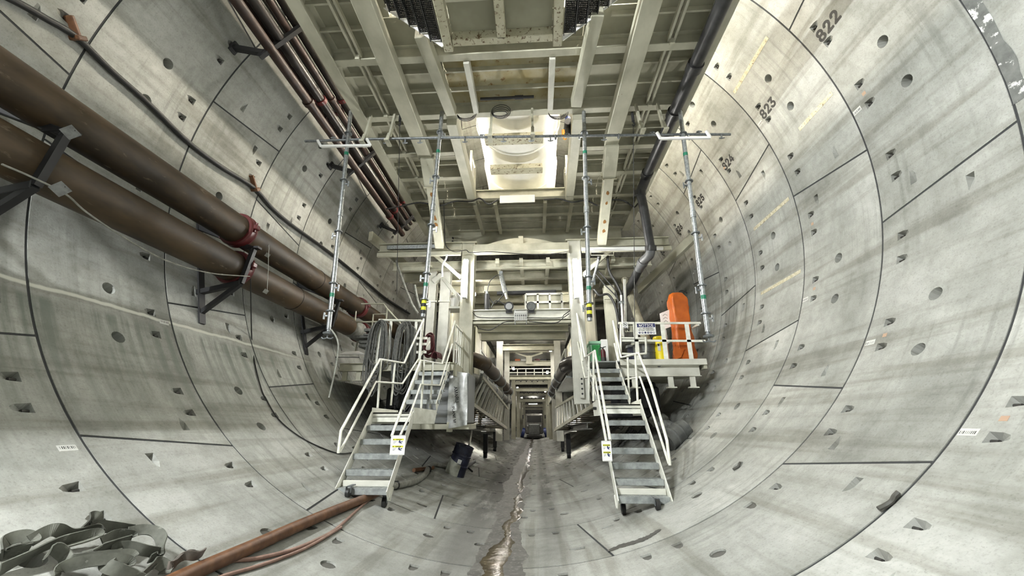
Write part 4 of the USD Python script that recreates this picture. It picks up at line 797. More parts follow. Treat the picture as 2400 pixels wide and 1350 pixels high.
ot = thing('orange_cover', 'tall orange plastic cover wrapped around a cabinet on the right platform', 'cover', aty(1592, 842, 11.6)); part(ot, 'sheet', wrapped(B(), 1573, 1634, 684, 842, 11.3, .55), 'orange_sheet', smooth=60)
a = aty(1602, 684, 11.5); part(ot, 'carry_loop', B().path([a+(-.12, .1, -.02), a+(-.06, .1, .06), a+(.06, .1, .06), a+(.14, .1, -.02)], .018, 7, 5), 'black_rubber', smooth=40); part(ot, 'torn_flap', B().ext([(0, 0), (.16, .05), (.28, .3), (.16, .26), (.05, .42), (-.05, .2)], aty(1583, 842, 11.24), X, Z, .012), 'orange_sheet')
yd = thing('yellow_drum', 'slim yellow drum with a printed label between barrel and white boards', 'drum', aty(1548, 842, 11.3)); c = aty(1549, 841, 11.35); c[2] = DK; part(yd, 'body', B().mesh(lathe([(0, 0), (.15, 0), (.155, .03), (.15, .06), (.15, .62), (.16, .66), (.15, .70), (.13, .72), (0, .72)], c, Z, 24)), 'yellow_drum', smooth=35); part(yd, 'printed_label', B().box(c[0]-.1, c[0]-.02, c[1]-.158, c[1]-.145, DK+.3, DK+.5), 'label_white'); part(yd, 'print', B().box(c[0]-.09, c[0]-.05, c[1]-.161, c[1]-.159, DK+.43, DK+.49), 'paint_black')
gb = thing('waste_barrel', 'open dark grey barrel behind the rail below the notice sign', 'barrel', aty(1512, 842, 11.4)); c = aty(1512, 841, 11.5); c[2] = DK
part(gb, 'body', B().mesh(lathe([(0, 0), (.29, 0), (.30, .04), (.31, .26), (.33, .28), (.31, .30), (.32, .52), (.34, .54), (.34, .60), (.31, .60), (.29, .1), (0, .1)], c, Z, 30)), 'barrel_grey', smooth=35); part(gb, 'pale_rim', B().mesh(lathe([(.335, .5), (.352, .5), (.352, .56), (.335, .56)], c, Z, 30)), 'mud_grey', smooth=35)
dk = thing('dark_tub', 'low dark blue tub behind the rail, left of the grey barrel', 'tub', aty(1492, 842, 11.7)); c = aty(1494, 841, 11.7); c[2] = DK; part(dk, 'body', B().mesh(lathe([(0, 0), (.22, 0), (.27, .5), (.29, .52), (.27, .54), (.24, .1), (0, .1)], c, Z, 26)), 'barrel_blue', smooth=35); part(dk, 'lid_rim', B().mesh(lathe([(.275, .46), (.3, .47), (.3, .53), (.275, .53)], c, Z, 26)), 'barrel_grey', smooth=35)
wb = thing('white_boards', 'white boards with printed sheets leaning beside the orange cover', 'boards', aty(1557, 842, 11.9)); a, b = aty(1547, 732, 11.75), aty(1570, 840, 11.75); part(wb, 'board', B().box(a[0]+.05, b[0], 11.75, 11.8, DK, a[2], .01), 'white_board'); part(wb, 'board', B().ext([(0, 0), (.3, .1), (.3, .62), (0, .5)], (a[0]-.03, 11.72, a[2]-.55), X, Z, .02), 'white_board'); part(wb, 'grey_card', B().box(a[0]+.0, b[0]-.02, 11.68, 11.7, DK+.75, DK+1.0), 'label_white')
for k in range(3): part(wb, 'scribble', B().path([(a[0]+.05, 11.698, a[2]-.12-.1*k), (a[0]+.12, 11.698, a[2]-.07-.1*k), (a[0]+.18, 11.698, a[2]-.11-.1*k)], .006, 4), 'barrel_grey')
gc = thing('green_cabinet', 'green cabinet with a pale top on the right side of the passage', 'cabinet', aty(1393, 846, 12.3)); a, b = aty(1381, 800, 12.3), aty(1409, 846, 12.3); part(gc, 'body', B().box(a[0], b[0], 12.3, 12.9, DK, a[2]-.09, .015), 'green_pale'); part(gc, 'door', B().box(a[0]+.07, b[0]-.01, 12.27, 12.3, DK+.03, a[2]-.12, .01), 'green_box'); part(gc, 'lid', B().box(a[0]-.02, b[0]+.02, 12.26, 12.92, a[2]-.09, a[2], .015), 'green_pale'); part(gc, 'arrow_mark', B().ext([(0, 0), (.12, .06), (.07, .07), (.12, .16), (.07, .18), (.03, .09), (-.02, .13)], (b[0]-.19, 12.268, DK+.05), X, Z, .002), 'green_pale')
wx = thing('white_carton', 'white carton behind the fire extinguisher', 'carton', aty(1413, 846, 12.0)); a, b = aty(1408, 795, 12.2), aty(1420, 846, 12.2); part(wx, 'carton', B().box(a[0], b[0]+.1, 12.2, 12.55, DK, a[2], .01), 'white_board')
fe = thing('fire_extinguisher', 'small dark red fire extinguisher standing at the top of the right stair', 'fire extinguisher', aty(1415, 846, 11.7)); c = aty(1415, 846, 11.7); c[2] = DK; part(fe, 'cylinder', B().mesh(lathe([(0, 0), (.07, 0), (.075, .03), (.075, .36), (.05, .43), (.03, .45), (0, .45)], c, Z, 20)), 'dark_red', smooth=35); part(fe, 'black_label', B().mesh(lathe([(.0755, .02), (.078, .02), (.078, .2), (.0755, .2)], c, Z, 20)), 'paint_black'); part(fe, 'valve', B().tube(c+Z*.45, c+Z*.50, .025, 8).bar(c+Z*.5, c+Z*.52+X*.09, .03, .02), 'black_steel'); part(fe, 'hose', B().path([c+Z*.49, c+Z*.47-X*.1, c+Z*.25-X*.12], .012, 6, 4), 'black_rubber')
bt = thing('timber_pole', 'muddy brown round pole leaning from the deck to the grey barrel', 'pole', aty(1518, 810, 11.9)); part(bt, 'pole', B().tube(aty(1464, 655, 13.2), aty(1518, 806, 11.75), .12, 20, .13), 'brown_timber', smooth=40)
for i, pts in enumerate((((1421, 560), (1424, 600), (1428, 635), (1445, 665), (1456, 690), (1459, 715)), ((1392, 678), (1405, 692), (1425, 690), (1440, 712), (1448, 745), (1450, 770)), ((1395, 640), (1415, 665), (1440, 690), (1455, 712)), ((1400, 633), (1420, 655), (1445, 690), (1452, 760)))): single('hanging_cable', B().path([aty(*p, 12.2) for p in pts], (.045, .04, .02, .018)[i], 8, 6), 'black_rubber', ['thickest black hose dropping from the deck to the right platform', 'black hose looping under the right wing', 'thin black cable crossing under the right wing, upper one', 'thin black cable falling to the right platform rail'][i], 'cable', smooth=40)
ol = thing('unlit_lamp', 'unlit silver tube lamp hanging slanted under the right wing', 'lamp', aty(1385, 680, 12.4)); a, b = aty(1404, 603, 11.8), aty(1386, 672, 12.6); part(ol, 'housing', B().tube(a, b, .05, 14), 'galvanised', smooth=40); part(ol, 'end_cap', B().tube(a-(b-a)*.03, a+(b-a)*.05, .062, 14), 'black_rubber', smooth=40); part(ol, 'bracket', B().path([aty(1385, 590, 11.7), aty(1385, 598, 11.7), aty(1438, 598, 11.7), aty(1438, 588, 11.7)], .015, 6), 'cream')
sn = thing('stand_pipe', 'slim pale stand pipe with a valve beside the right platform rail', 'pipe', aty(1463, 790, 11.1)); part(sn, 'tube', B().tube(aty(1456, 692, 11.2), aty(1461, 790, 11.1), .03, 10), 'duct_white', smooth=40); part(sn, 'valve', B().tube(aty(1455, 706, 11.2), aty(1457, 714, 11.2), .05, 10).bar(aty(1450, 710, 11.2), aty(1462, 709, 11.2), .03, .03), 'galv_dark'); part(sn, 'post', B().bar(aty(1464, 655, 11.35), aty(1466, 760, 11.35), .06, .05), 'cream_clean')
# signs on the right rail
def plate(t, name, px0, py0, px1, py1, Y, m, th=.012):
    a, b = aty(px0, py0, Y), aty(px1, py1, Y); part(t, name, B().box(a[0], b[0], Y-th, Y, b[2], a[2]), m); return a[0], b[0], b[2], a[2]
ns = thing('notice_sign', 'white and blue sign reading NOTICE on the right platform rail', 'sign', aty(1513, 784, 10.93)); YS = 10.93; x0, x1, z0, z1 = plate(ns, 'board', 1491.5, 758, 1538, 784, YS, 'white_board'); w, h = x1-x0, z1-z0; cx = (x0+x1)/2; yf = YS-.0125
part(ns, 'blue_header', B().box(x0+w*.02, x1-w*.02, yf-.002, yf, z1-h*.36, z1-h*.03), 'notice_blue'); part(ns, 'header_text', B().text('NOTICE', h*.235, (cx, yf-.003, z1-h*.32), X, Z, .002), 'white_board')
part(ns, 'text_line', B().text('ALL PPE REQUIRED', h*.095, (cx, yf-.001, z1-h*.51), X, Z, .002), 'paint_black'); part(ns, 'text_line', B().text('BEYOND THIS POINT', h*.095, (cx, yf-.001, z1-h*.66), X, Z, .002), 'paint_black')
for k in range(6):
    x, z = x0+w*(.12+.152*k), z0+h*.17; part(ns, 'symbol', B().tube((x, yf, z), (x, yf-.002, z), h*.085, 16), 'notice_blue')
    if k != 2: part(ns, 'symbol_face', B().tube((x, yf-.002, z+h*.01), (x, yf-.004, z+h*.01), h*(.035+.012*(k % 3)), 10+k), 'white_board')
nk = thing('no_smoking_sign', 'small white square no smoking sign on the right platform rail', 'sign', aty(1466, 769, 10.93)); x0, x1, z0, z1 = plate(nk, 'board', 1457.5, 754.5, 1472.5, 769, YS, 'white_board'); cx, cz, r_ = (x0+x1)/2, (z0+z1)/2+.015, (x1-x0)*.36
part(nk, 'ring', B().mesh(trimesh.creation.annulus(r_*.82, r_, .003, 24, transform=trimesh.transformations.translation_matrix((cx, yf-.002, cz)) @ trimesh.transformations.rotation_matrix(math.pi/2, X))), 'barrel_grey'); part(nk, 'slash', B().bar((cx-r_*.65, yf-.002, cz+r_*.65), (cx+r_*.65, yf-.002, cz-r_*.65), .01, .003, up=Yv), 'barrel_grey'); part(nk, 'cigarette', B().box(cx-r_*.5, cx+r_*.4, yf-.002, yf, cz-.01, cz+.01), 'paint_black'); part(nk, 'caption', B().box(x0+.02, x1-.02, yf-.002, yf, z0+.012, z0+.022), 'barrel_grey')
rb = thing('rail_banner', 'dirty board with black letters behind the platform rail, left of the notice', 'sign', aty(1482, 780, 11.06)); x0, x1, z0, z1 = plate(rb, 'board', 1464, 764, 1495, 778, 11.06, 'cream_panel'); part(rb, 'letter', B().text('N', .12, aty(1471, 776.5, 11.04), X, Z, .003), 'paint_black'); part(rb, 'letter', B().text('H', .12, aty(1487.5, 776.5, 11.04), X, Z, .003), 'paint_black')

# ------------------------------------------------------------------ the two stairs up to the platforms
def stair(lab, S, lower, landing, upper, rails, mids, bal, casters, cat='stairs'):
    """S: x half-width; lower/upper: (x centre, front Y, top z); rails/mids: paths of handrail points; bal: (top, bottom) of uprights"""
    t = thing('access_stair', lab, cat, (lower[0][0], lower[0][1], lower[0][2]-.3))
    for (x, y, z) in lower + upper:
        g = part(t, 'tread', B().box(x-S, x+S, y, y+.25, z-.03, z, .006).box(x-S, x+S, y, y+.025, z-.105, z-.02, .006), 'tread_grey')
        b = B()
        for i in range(12): b.box(x-S+.03+i*(2*S-.06)/12, x-S+.03+i*(2*S-.06)/12+.04, y+.03, y+.22, z, z+.004)
        part(g, 'grip_strip', b, 'tread_grey')
    x, y, z, xr, y1 = landing
    part(t, 'landing_plate', B().ext([(x-S, y), (x+S, y), (xr+S, y1), (xr-S, y1)], (0, 0, z-.03), X, Yv, .03), 'cream_clean'); part(t, 'landing_lip', B().box(x-S, x+S, y, y+.03, z-.09, z+.0, .005), 'cream_clean'); part(t, 'landing_apron', B().box(x-S, x+S, y+.03, y+.05, z-.2, z-.1), 'rail_white')
    for s in (-1, 1):
        a, b = lower[0], lower[-1]
        part(t, 'stringer', B().bar((a[0]+s*(S+.012), a[1]-.02, a[2]-.12), (x+s*(S+.012), y+.02, z-.06), .016, .22, ch=.004), 'rail_white')
        c, d = upper[0], upper[-1]
        part(t, 'stringer', B().bar((c[0]+s*(S*.86+.012), c[1]-.1, c[2]-.18), (d[0]+s*(S*.86+.012), 11.0, DK-.06), .016, .2, ch=.004), 'rail_white')
        part(t, 'landing_cheek', B().ext([(0, -.24), (.75, -.24), (.82, .06), (0, .10)], (x+s*(S+.02)-.008, y, z), np.array([xr-x, y1-y, 0])/math.hypot(xr-x, y1-y), Z, .016), 'rail_white')
        part(t, 'cheek_bolt', B().tube((x+s*(S+.02), y+.35, z-.08), (x+s*(S+.10), y+.33, z-.08), .035, 10), 'black_steel')
        part(t, 'leg_strut', B().bar((a[0]+s*(S+.01), a[1]+.25, a[2]-.02), (a[0]+s*(S+.01), a[1]+.12, a[2]-.2), .03, .05), 'rail_white')
    part(t, 'base_beam', B().box(lower[0][0]-S, lower[0][0]+S, lower[0][1]+.18, lower[0][1]+.24, lower[0][2]-.0, lower[0][2]+.10, .008), 'cream_clean')
    for pts in rails: part(t, 'handrail', B().path(pts, .028, 10), 'rail_white', smooth=45)
    for pts in mids: part(t, 'mid_rail', B().path(pts, .024, 10), 'rail_white', smooth=45)
    for a, b in bal: part(t, 'baluster', B().tube(a, b, .026, 10), 'rail_white', smooth=45)
    for xx, yy, rc in casters:
        zz = fz(xx)
        w = part(t, 'caster', B().tube((xx-.03, yy, zz+rc+.004), (xx+.03, yy, zz+rc+.004), rc, 20), 'black_rubber', smooth=40); part(w, 'fork', B().box(xx-.045, xx-.035, yy-.03, yy+.03, zz+.07, zz+.17).box(xx+.035, xx+.045, yy-.03, yy+.03, zz+.07, zz+.17).bar((xx, yy, zz+.17), (xx, lower[0][1]+.12, max(lower[0][2]-.06, zz+.17)), .06, .02), 'galv_dark')
    return t
xo, xi, xo2, xi2 = 2.80, 1.74, 2.74, 1.76
rr_out = [atx(1437, 752, xo2), atx(1456, 838, xo2+.02), atx(1497, 828, xo+.1), atx(1527, 905, xo+.08), atx(1563, 1032, xo+.02), atx(1570, 1090, xo+.04)]
rr_in = [atx(1352, 735, xi2-.02), atx(1371, 838, xi2), atx(1394, 822, xi+.15), atx(1430, 1032, xi+.06)]
rm_out = [atx(1440, 805, xo2), atx(1459, 890, xo2+.02), atx(1500, 884, xo+.06), atx(1535, 985, xo+.04), atx(1568, 1088, xo+.04)]
rm_in = [atx(1352, 790, xi2), atx(1371, 886, xi2), atx(1394, 881, xi+.14), atx(1422, 1040, xi+.06)]
rbal = [(atx(1471, 838, xo), atx(1475, 942, xo-.06)), (atx(1489, 831, xo+.05), atx(1495, 946, xo-.05)), (atx(1380, 834, xi+.05), atx(1380, 938, xi+.02)), (atx(1391, 824, xi+.1), atx(1391, 940, xi+.05)), (atx(1437, 752, xo2), (xo2, 11.0, DK)), (atx(1352, 735, xi2), (xi2, 11.0, DK))]
stair('steep white steel stair with grey treads on the right, up to the notice platform', .43, [(2.25, 7.58, .65), (2.255, 7.83, .89), (2.26, 8.07, 1.13), (2.265, 8.31, 1.37), (2.27, 8.56, 1.62), (2.28, 8.82, 1.88)], (2.29, 9.12, 2.22, 2.27, 9.85), [(2.27, 9.86, 2.46), (2.27, 10.10, 2.69), (2.27, 10.34, 2.92), (2.27, 10.58, 3.16)], [rr_out, rr_in], [rm_out, rm_in], rbal, ((1.96, 7.95, .08), (2.42, 7.43, .08)))
lr_out = [atx(993, 748, -2.74), atx(947, 851, -2.86), atx(890, 842, -3.2), atx(845, 925, -3.2), atx(799, 1010, -3.16), atx(793, 1062, -3.16)]
lr_in = [atx(1066, 752, -1.80), atx(1036, 853, -1.96), atx(986, 845, -2.26), atx(950, 935, -2.24), atx(918, 1022, -2.22)]
lm_out = [atx(1008, 800, -2.74), atx(943, 899, -2.86), atx(881, 895, -3.16), atx(845, 965, -3.16), atx(796, 1060, -3.16)]
lm_in = [atx(1060, 806, -1.80), atx(1031, 903, -1.96), atx(986, 901, -2.22), atx(960, 975, -2.2), atx(938, 1020, -2.2)]
lbal = [(atx(893, 843, -3.18), atx(885, 956, -3.12)), (atx(926, 849, -3.0), atx(916, 950, -2.98)), (atx(994, 846, -2.2), atx(987, 960, -2.2)), (atx(1015, 850, -2.08), atx(1008, 957, -2.1)), (atx(993, 748, -2.74), (-2.76, 11, DK)), (atx(1066, 752, -1.8), (-1.8, 11., DK))]
stair('steep white steel stair with grey treads on the left, turned at its landing', .445, [(-2.56, 7.45, .76), (-2.59, 7.75, 1.02), (-2.61, 8.05, 1.27), (-2.63, 8.35, 1.52), (-2.65, 8.65, 1.78)], (-2.67, 8.95, 2.05, -2.32, 9.75), [(-2.28, 9.75, 2.36), (-2.28, 10.05, 2.61), (-2.29, 10.36, 2.88), (-2.29, 10.66, 3.13)], [lr_out, lr_in], [lm_out, lm_in], lbal, ((-2.76, 7.36, .07), (-2.25, 7.75, .08)))
def caution(px0, py0, px1, py1, Y, label):
    t = thing('caution_sign', label, 'sign', aty((px0+px1)/2, py1, Y)); x0, x1, z0, z1 = plate(t, 'board', px0, py0, px1, py1, Y, 'white_board'); w, h = x1-x0, z1-z0; yf = Y-.0125
    for k in (0, 1):
        zt = z1-h*(.16+.37*k); part(t, 'yellow_header', B().box(x0+w*.14, x1-w*.12, yf-.002, yf, zt-h*.09, zt), 'sign_yellow'); part(t, 'header_text', B().text('CAUTION', h*.05, (x0+w*.55, yf-.003, zt-h*.07), X, Z, .002), 'paint_black'); part(t, 'triangle', B().ext([(0, 0), (w*.09, 0), (w*.045, h*.05)], (x0+w*.16, yf-.002, zt-h*.07), X, Z, .002), 'paint_black')
        for j in range(3): part(t, 'text_bar', B().box(x0+w*.18, x0+w*(.42-.06*j), yf-.002, yf, zt-h*(.14+.05*j)-h*.015, zt-h*(.14+.05*j)), 'barrel_grey')
        c = np.array([x0+w*.66, yf-.002, zt-h*.19]); q = lambda dx, dz: c+np.array([dx*w, 0, dz*h])
        part(t, 'falling_figure', B().path([q(-.12, .02), q(0, .0), q(.16, .045)], .006, 5).path([q(0, 0), q(-.03, .06)], .006, 5).path([q(0, 0), q(.06, -.06), q(.12, -.05)], .006, 5).path([q(0, 0), q(-.05, -.05)], .006, 5).tube(q(-.05, .07), q(-.05, .07)-Yv*.002, .012, 8), 'notice_blue')
    for k, z in enumerate((z1, z0)): part(t, 'edge_strip', B().box(x0, x1, Y-.014, Y+.004, z-.008, z+.008), 'label_white')
caution(917.5, 1021, 948, 1065.5, 7.72, 'white caution sign at the foot of the left stair rail'); caution(1409, 1034, 1435, 1080, 7.66, 'white caution sign at the foot of the right stair rail')

# ------------------------------------------------------------------ below the platforms
tb = thing('lower_box', 'big grey box hung under the left platform with a silver tarp on its end', 'box', (-2.2, 11.8, 1.65))
part(tb, 'body', B().box(-3.0, -1.42, 11.35, 12.6, 1.82, 3.18, .02), 'box_grey'); part(tb, 'base_frame', B().box(-3.05, -1.36, 11.28, 12.65, 1.66, 1.80, .01), 'cream'); part(tb, 'base_clip', B().box(-1.95, -1.8, 11.2, 11.28, 1.6, 1.85), 'cream')
b = B(); pts = []
for i in range(15):
    for j in range(13):
        u, v = i/14, j/12; px = 1056+40*u-9*v*(1-u); py = 868+138*v-18*u*(1-v)*(-.4)-(10*u if v > .9 else 0); q = aty(px, py, 11.27); q[1] += .05*math.sin(9*u+2.5*v)*math.sin(3+5*v)-.06; pts.append(q)
f = [];
for i in range(14):
    for j in range(12): p = i*13+j; f += [[p, p+1, p+13], [p+1, p+14, p+13]]
part(tb, 'tarp', b.add(pts, f), 'tarp', smooth=True, label='crumpled silver tarp with black printing')
for wd, (px, py), hh in (('AMARU', (1066, 925), .085), ('PLANE M', (1061, 972), .07)):
    o = aty(px, py, 11.12); part(tb, 'tarp_print', B().text(wd, hh, o, np.array([.15, 0, -1])/1.0112, np.array([1, 0, .15])/1.0112, .004), 'paint_black')
st = single('leaning_bar', B().tube(cyl(1100, 1042, R-.02), aty(1130, 872, 12.4), .05, 12), 'hose_grey', 'long grey bar leaning from the tunnel floor to the left post', 'bar', smooth=40)
def drum(name, label, foot, axis, m, r=.29, h=.88, lid=None):
    axis = np.asarray(axis, float)/np.linalg.norm(axis); t = thing(name, label, 'drum', foot)
    prof = [(0, .02), (r-.02, .02), (r-.02, 0), (r+.008, 0), (r+.008, .025), (r, .035)]
    for k in (1/3, 2/3): prof += [(r, h*k-.035), (r+.02, h*k-.01), (r+.02, h*k+.01), (r, h*k+.035)]
    prof += [(r, h-.035), (r+.008, h-.025), (r+.008, h), (r-.02, h), (r-.02, h-.02), (0, h-.02)]
    part(t, 'body', B().mesh(lathe(prof, foot, axis, 36)), m, smooth=35); part(t, 'bung', B().tube(np.array(foot)+axis*(h-.02), np.array(foot)+axis*(h+.01), .035, 10), 'black_steel')
    return t, axis
f0 = cyl(1066, 1112); up = np.array([-f0[0], 0, R-f0[2]])
d1, ax = drum('blue_drum', 'dark blue drum caked with dried mud standing on the tunnel floor', f0, up, 'barrel_blue'); sd = np.cross(ax, Yv); sd /= np.linalg.norm(sd)
c = f0+ax*.22; b = B(); v, ff = [], []
for i in range(13):
    for j in range(7):
        t = math.radians(150+12*i); rr_ = .305+.02*rng.random(); hh = .0+.085*j*(1.0-.35*(i/12)); v.append(f0+ax*hh+rr_*(sd*-math.cos(t)*1.0+Yv*math.sin(t)*1.0) if True else 0)
for i in range(12):
    for j in range(6): p = i*7+j; ff += [[p, p+7, p+1], [p+1, p+7, p+8]]
part(d1, 'dried_mud', B().add(v, ff), 'mud_grey', smooth=True); part(d1, 'label_sheet', B().obox(f0+ax*.42-Yv*.302+sd*-.05, np.stack([sd, Yv, ax], 1), (.12, .006, .12)), 'label_white')
f1 = cyl(1583, 1048); f1 = f1+np.array([-.22, -.1, .12])
drum('grey_drum', 'dull grey drum lying tilted against the right side behind the right stair', f1, (.78, .25, .5), 'barrel_grey', .235, .64)
for i, (px, py, s, lab) in enumerate(((1545, 985, .34, 'crumpled pale sack behind the right stair rail'), (1560, 1000, .3, 'crumpled pale sack beside the grey drum'), (1541, 1045, .22, 'small crumpled white bundle under the right stair'))):
    c = cyl(px, py, R-.28); m = trimesh.creation.icosphere(3, s*.8); v = np.array(m.vertices); v *= (1+.5*(meshkit.fbm(v*7+i*5, 3, i)-.5))[:, None]; v = v*[1.1, .8, .75]+c
    single('sack', B().add(v, m.faces), 'hose_grey' if i != 1 else 'cable_grey', lab, 'sack', smooth=50)
b = B(); rg = random.Random(11)
for k in range(16):
    p0 = cyl(rg.uniform(1435, 1520), rg.uniform(1002, 1045)); pts = []
    for j in range(5): x = p0[0]+rg.uniform(-.3, .3); pts.append((x, p0[1]+rg.uniform(-.3, .3), fz(x)+.04+.06*k/3*rg.random()))
    b.path(pts, .03, 6, 5)
single('hose_heap', b, 'cable_grey', 'heap of dark hoses on the floor under the right stair', 'hose', smooth=50, kind='stuff')
for i, (p0, p1, s) in enumerate(((850, 985, .5), (900, 985, .42))): c = cyl(p0, p1, R-.25); m = trimesh.creation.box((s*1.6, s, s*.7)); m.apply_transform(trimesh.transformations.rotation_matrix(-.6+.3*i, (0, 1, 0))); single('grey_case', B().add(m.vertices+c+(0, 1.2, .0), m.faces), 'cable_grey', ['grey case lying in the dark behind the left stair, outer one', 'grey case lying in the dark behind the left stair, inner one'][i], 'case')
fh = thing('floor_hose', 'thick grey hose snaking on the floor between left stair and blue drum', 'hose', cyl(990, 1120)); part(fh, 'hose', B().path([cyl(px, py, R-.075) for px, py in ((905, 1142), (925, 1138), (950, 1134), (978, 1125), (998, 1110), (1005, 1095), (1020, 1088), (1042, 1092), (1062, 1095))], .07, 14, 6), 'hose_grey', smooth=50)
for px, py in ((928, 1137), (1004, 1100)): c = cyl(px, py, R-.075); part(fh, 'hose_clamp', B().tube(c-(.02, .03, 0), c+(.02, .03, 0), .085, 14), 'black_steel')
single('rusty_spike', B().tube(cyl(970, 1102, R-.05), cyl(1015, 1096, R-.06), .05, 12), 'floor_rust', 'short rusty tube on the floor beside the grey hose', 'tube', smooth=40)
single('pipe_stub', B().tube(cyl(1085, 1100, R-.1), cyl(1112, 1082, R-.12), .06, 12).tube(cyl(1090, 1090, R-.1), cyl(1107, 1105, R-.03), .03, 10), 'black_steel', 'dark pipe stub poking out behind the blue drum', 'tube', smooth=40)
fp = thing('floor_pipe', 'rusty brown pipe lying on the tunnel floor at the lower left', 'pipe', cyl(700, 1230)); part(fp, 'pipe', B().path([cyl(px, py, R-.07) for px, py in ((905, 1142), (870, 1162), (790, 1194), (700, 1232), (600, 1277), (520, 1312), (430, 1352), (330, 1400))], .068, 20, 3), 'floor_rust', smooth=50)
single('floor_tube', B().path([cyl(px, py, R-.022) for px, py in ((868, 1170), (845, 1188), (790, 1238), (740, 1266), (680, 1290), (600, 1309), (540, 1314), (470, 1330), (420, 1345), (370, 1360))], .021, 10, 5), 'hose_redbrown', 'thin red brown hose curving beside the floor pipe, upper one', 'hose', smooth=50)
single('floor_tube', B().path([cyl(px, py, R-.02) for px, py in ((800, 1236), (740, 1272), (690, 1296), (610, 1325), (540, 1345), (480, 1365))], .018, 10, 5), 'hose_redbrown', 'thin red brown hose curving beside the floor pipe, lower one', 'hose', smooth=50)
# heap of belts at the lower left
def strap(pts, w, label, seed):
    P = [cyl(px, py, R-h) for px, py, h in pts]; C = spline(P, 7); rg = random.Random(seed); n = len(C); sides = []
    for i, c in enumerate(C):
        up = np.array([-c[0], 0, R-c[2]]); up /= np.linalg.norm(up); a = .55*math.sin(i*.12+seed)+.5
        T = C[min(i+1, n-1)]-C[max(i-1, 0)]; T /= np.linalg.norm(T); fl = np.cross(up, T); sides.append(up*math.cos(a)+fl*math.sin(a))
    single('belt', B().ribbon(C, sides, w*.85, .005), 'belt', label, 'belt', smooth=50, group=None)
BELTS = [([(5, 1300, .06), (15, 1268, .07), (60, 1256, .09), (75, 1272, .08), (30, 1285, .07), (10, 1297, .05), (70, 1285, .07)], 'grey belt end curled into a flat loop at the far left of the heap'),
         ([(70, 1268, .08), (110, 1246, .12), (135, 1242, .14), (165, 1252, .1), (220, 1240, .12), (232, 1250, .1)], 'grey belt with a humped fold on the upper left of the heap'),
         ([(0, 1335, .04), (60, 1305, .07), (130, 1272, .1), (190, 1258, .12), (226, 1252, .14), (215, 1262, .12), (140, 1285, .08)], 'long straight belt crossing the heap from the lower left'),
         ([(190, 1245, .1), (208, 1225, .16), (215, 1212, .18), (228, 1214, .18), (224, 1226, .14), (240, 1233, .12), (285, 1238, .1), (310, 1240, .1)], 'belt with a curled upper end at the top of the heap'),
         ([(300, 1248, .12), (335, 1241, .14), (365, 1246, .16), (378, 1262, .16), (376, 1285, .14), (370, 1300, .1), (350, 1310, .08)], 'belt arching in a wide loop at the right of the heap'),
         ([(240, 1272, .1), (270, 1255, .12), (308, 1256, .12), (300, 1266, .1), (262, 1276, .12), (230, 1284, .1), (205, 1292, .1)], 'short belt folded over in the middle of the heap'),
         ([(100, 1315, .08), (125, 1285, .14), (150, 1300, .1), (165, 1315, .1), (235, 1306, .12), (300, 1300, .12), (310, 1310, .1)], 'belt with a pointed fold in front of the heap'),
         ([(130, 1350, .05), (150, 1330, .1), (200, 1316, .13), (260, 1310, .14), (300, 1318, .12), (290, 1335, .08), (240, 1345, .06)], 'belt making a low arch at the bottom of the heap'),
         ([(270, 1290, .1), (255, 1310, .12), (250, 1325, .12), (275, 1335, .12), (310, 1348, .1), (330, 1358, .08)], 'pale belt twisting down the front of the heap'),
         ([(260, 1285, .1), (300, 1282, .12), (340, 1290, .13), (372, 1298, .1), (366, 1320, .06), (345, 1338, .06)], 'dark belt behind the pale twisted one'),
         ([(330, 1350, .06), (352, 1330, .1), (368, 1318, .1), (390, 1330, .08), (385, 1345, .05)], 'short belt end beside the floor pipe')]
for i, (p, lab) in enumerate(BELTS): strap(p, .105, lab, i*1.7)
cr = thing('rolled_belt', 'small dark rolled belt beside the floor pipe end', 'belt', cyl(420, 1320)); b = B()
for k in range(4): b.ribbon([cyl(385+9*k+66*u, 1326-3*k-26*u+6*math.sin(6*u+k), R-.07-.05*math.sin(3.1*u)-.015*k) for u in np.linspace(0, 1, 16)], [np.array([.3, .2, 1.]) for _ in range(16)], .07, .006)
part(cr, 'folds', b, 'dark_belt', smooth=50)

# mud and water along the invert
def floor_strip(name, m, label, cat, edges, h, seed):
    b = B(); L, Rr = edges; n = 120; ys = np.concatenate([np.linspace(1.5, 14, 220), np.linspace(14.2, 60, 120)]); v, f = [], []
    li = np.interp(ys, *zip(*L)); ri = np.interp(ys, *zip(*Rr)); rg = np.random.default_rng(seed); nz = lambda s: np.convolve(rg.normal(0, 1, len(ys)+8), np.ones(5)/5, 'same')[4:-4]*s
    nl = lambda: np.interp(ys, np.arange(0, 62, .7), rg.normal(0, .055, 89)); li = li+nz(.05)+nl(); ri = ri+nz(.05)+nl(); K = 7
    for y, a, c in zip(ys, li, ri):
        for k in range(K): t = a+(c-a)*k/(K-1); v.append((t, y, fz(t)+h*(1-abs(2*k/(K-1)-1)**3)+.001))
    for i in range(len(ys)-1):
        for k in range(K-1): p = i*K+k; f += [[p, p+1, p+K], [p+1, p+K+1, p+K]]
    return single(name, b.add(v, f), m, label, cat, smooth=True, kind='stuff')
floor_strip('damp_mud', 'mud_damp', 'grey damp mud smeared along the middle of the tunnel floor', 'mud', ([(1.5, -.50), (4.5, -.44), (6, -.40), (8, -.40), (10, -.44), (14, -.50), (20, -.52), (30, -.45), (60, -.3)], [(1.5, .30), (5, .30), (6, .26), (8, .16), (10, .12), (14, .14), (20, .16), (30, .15), (60, .1)]), .006, 5)
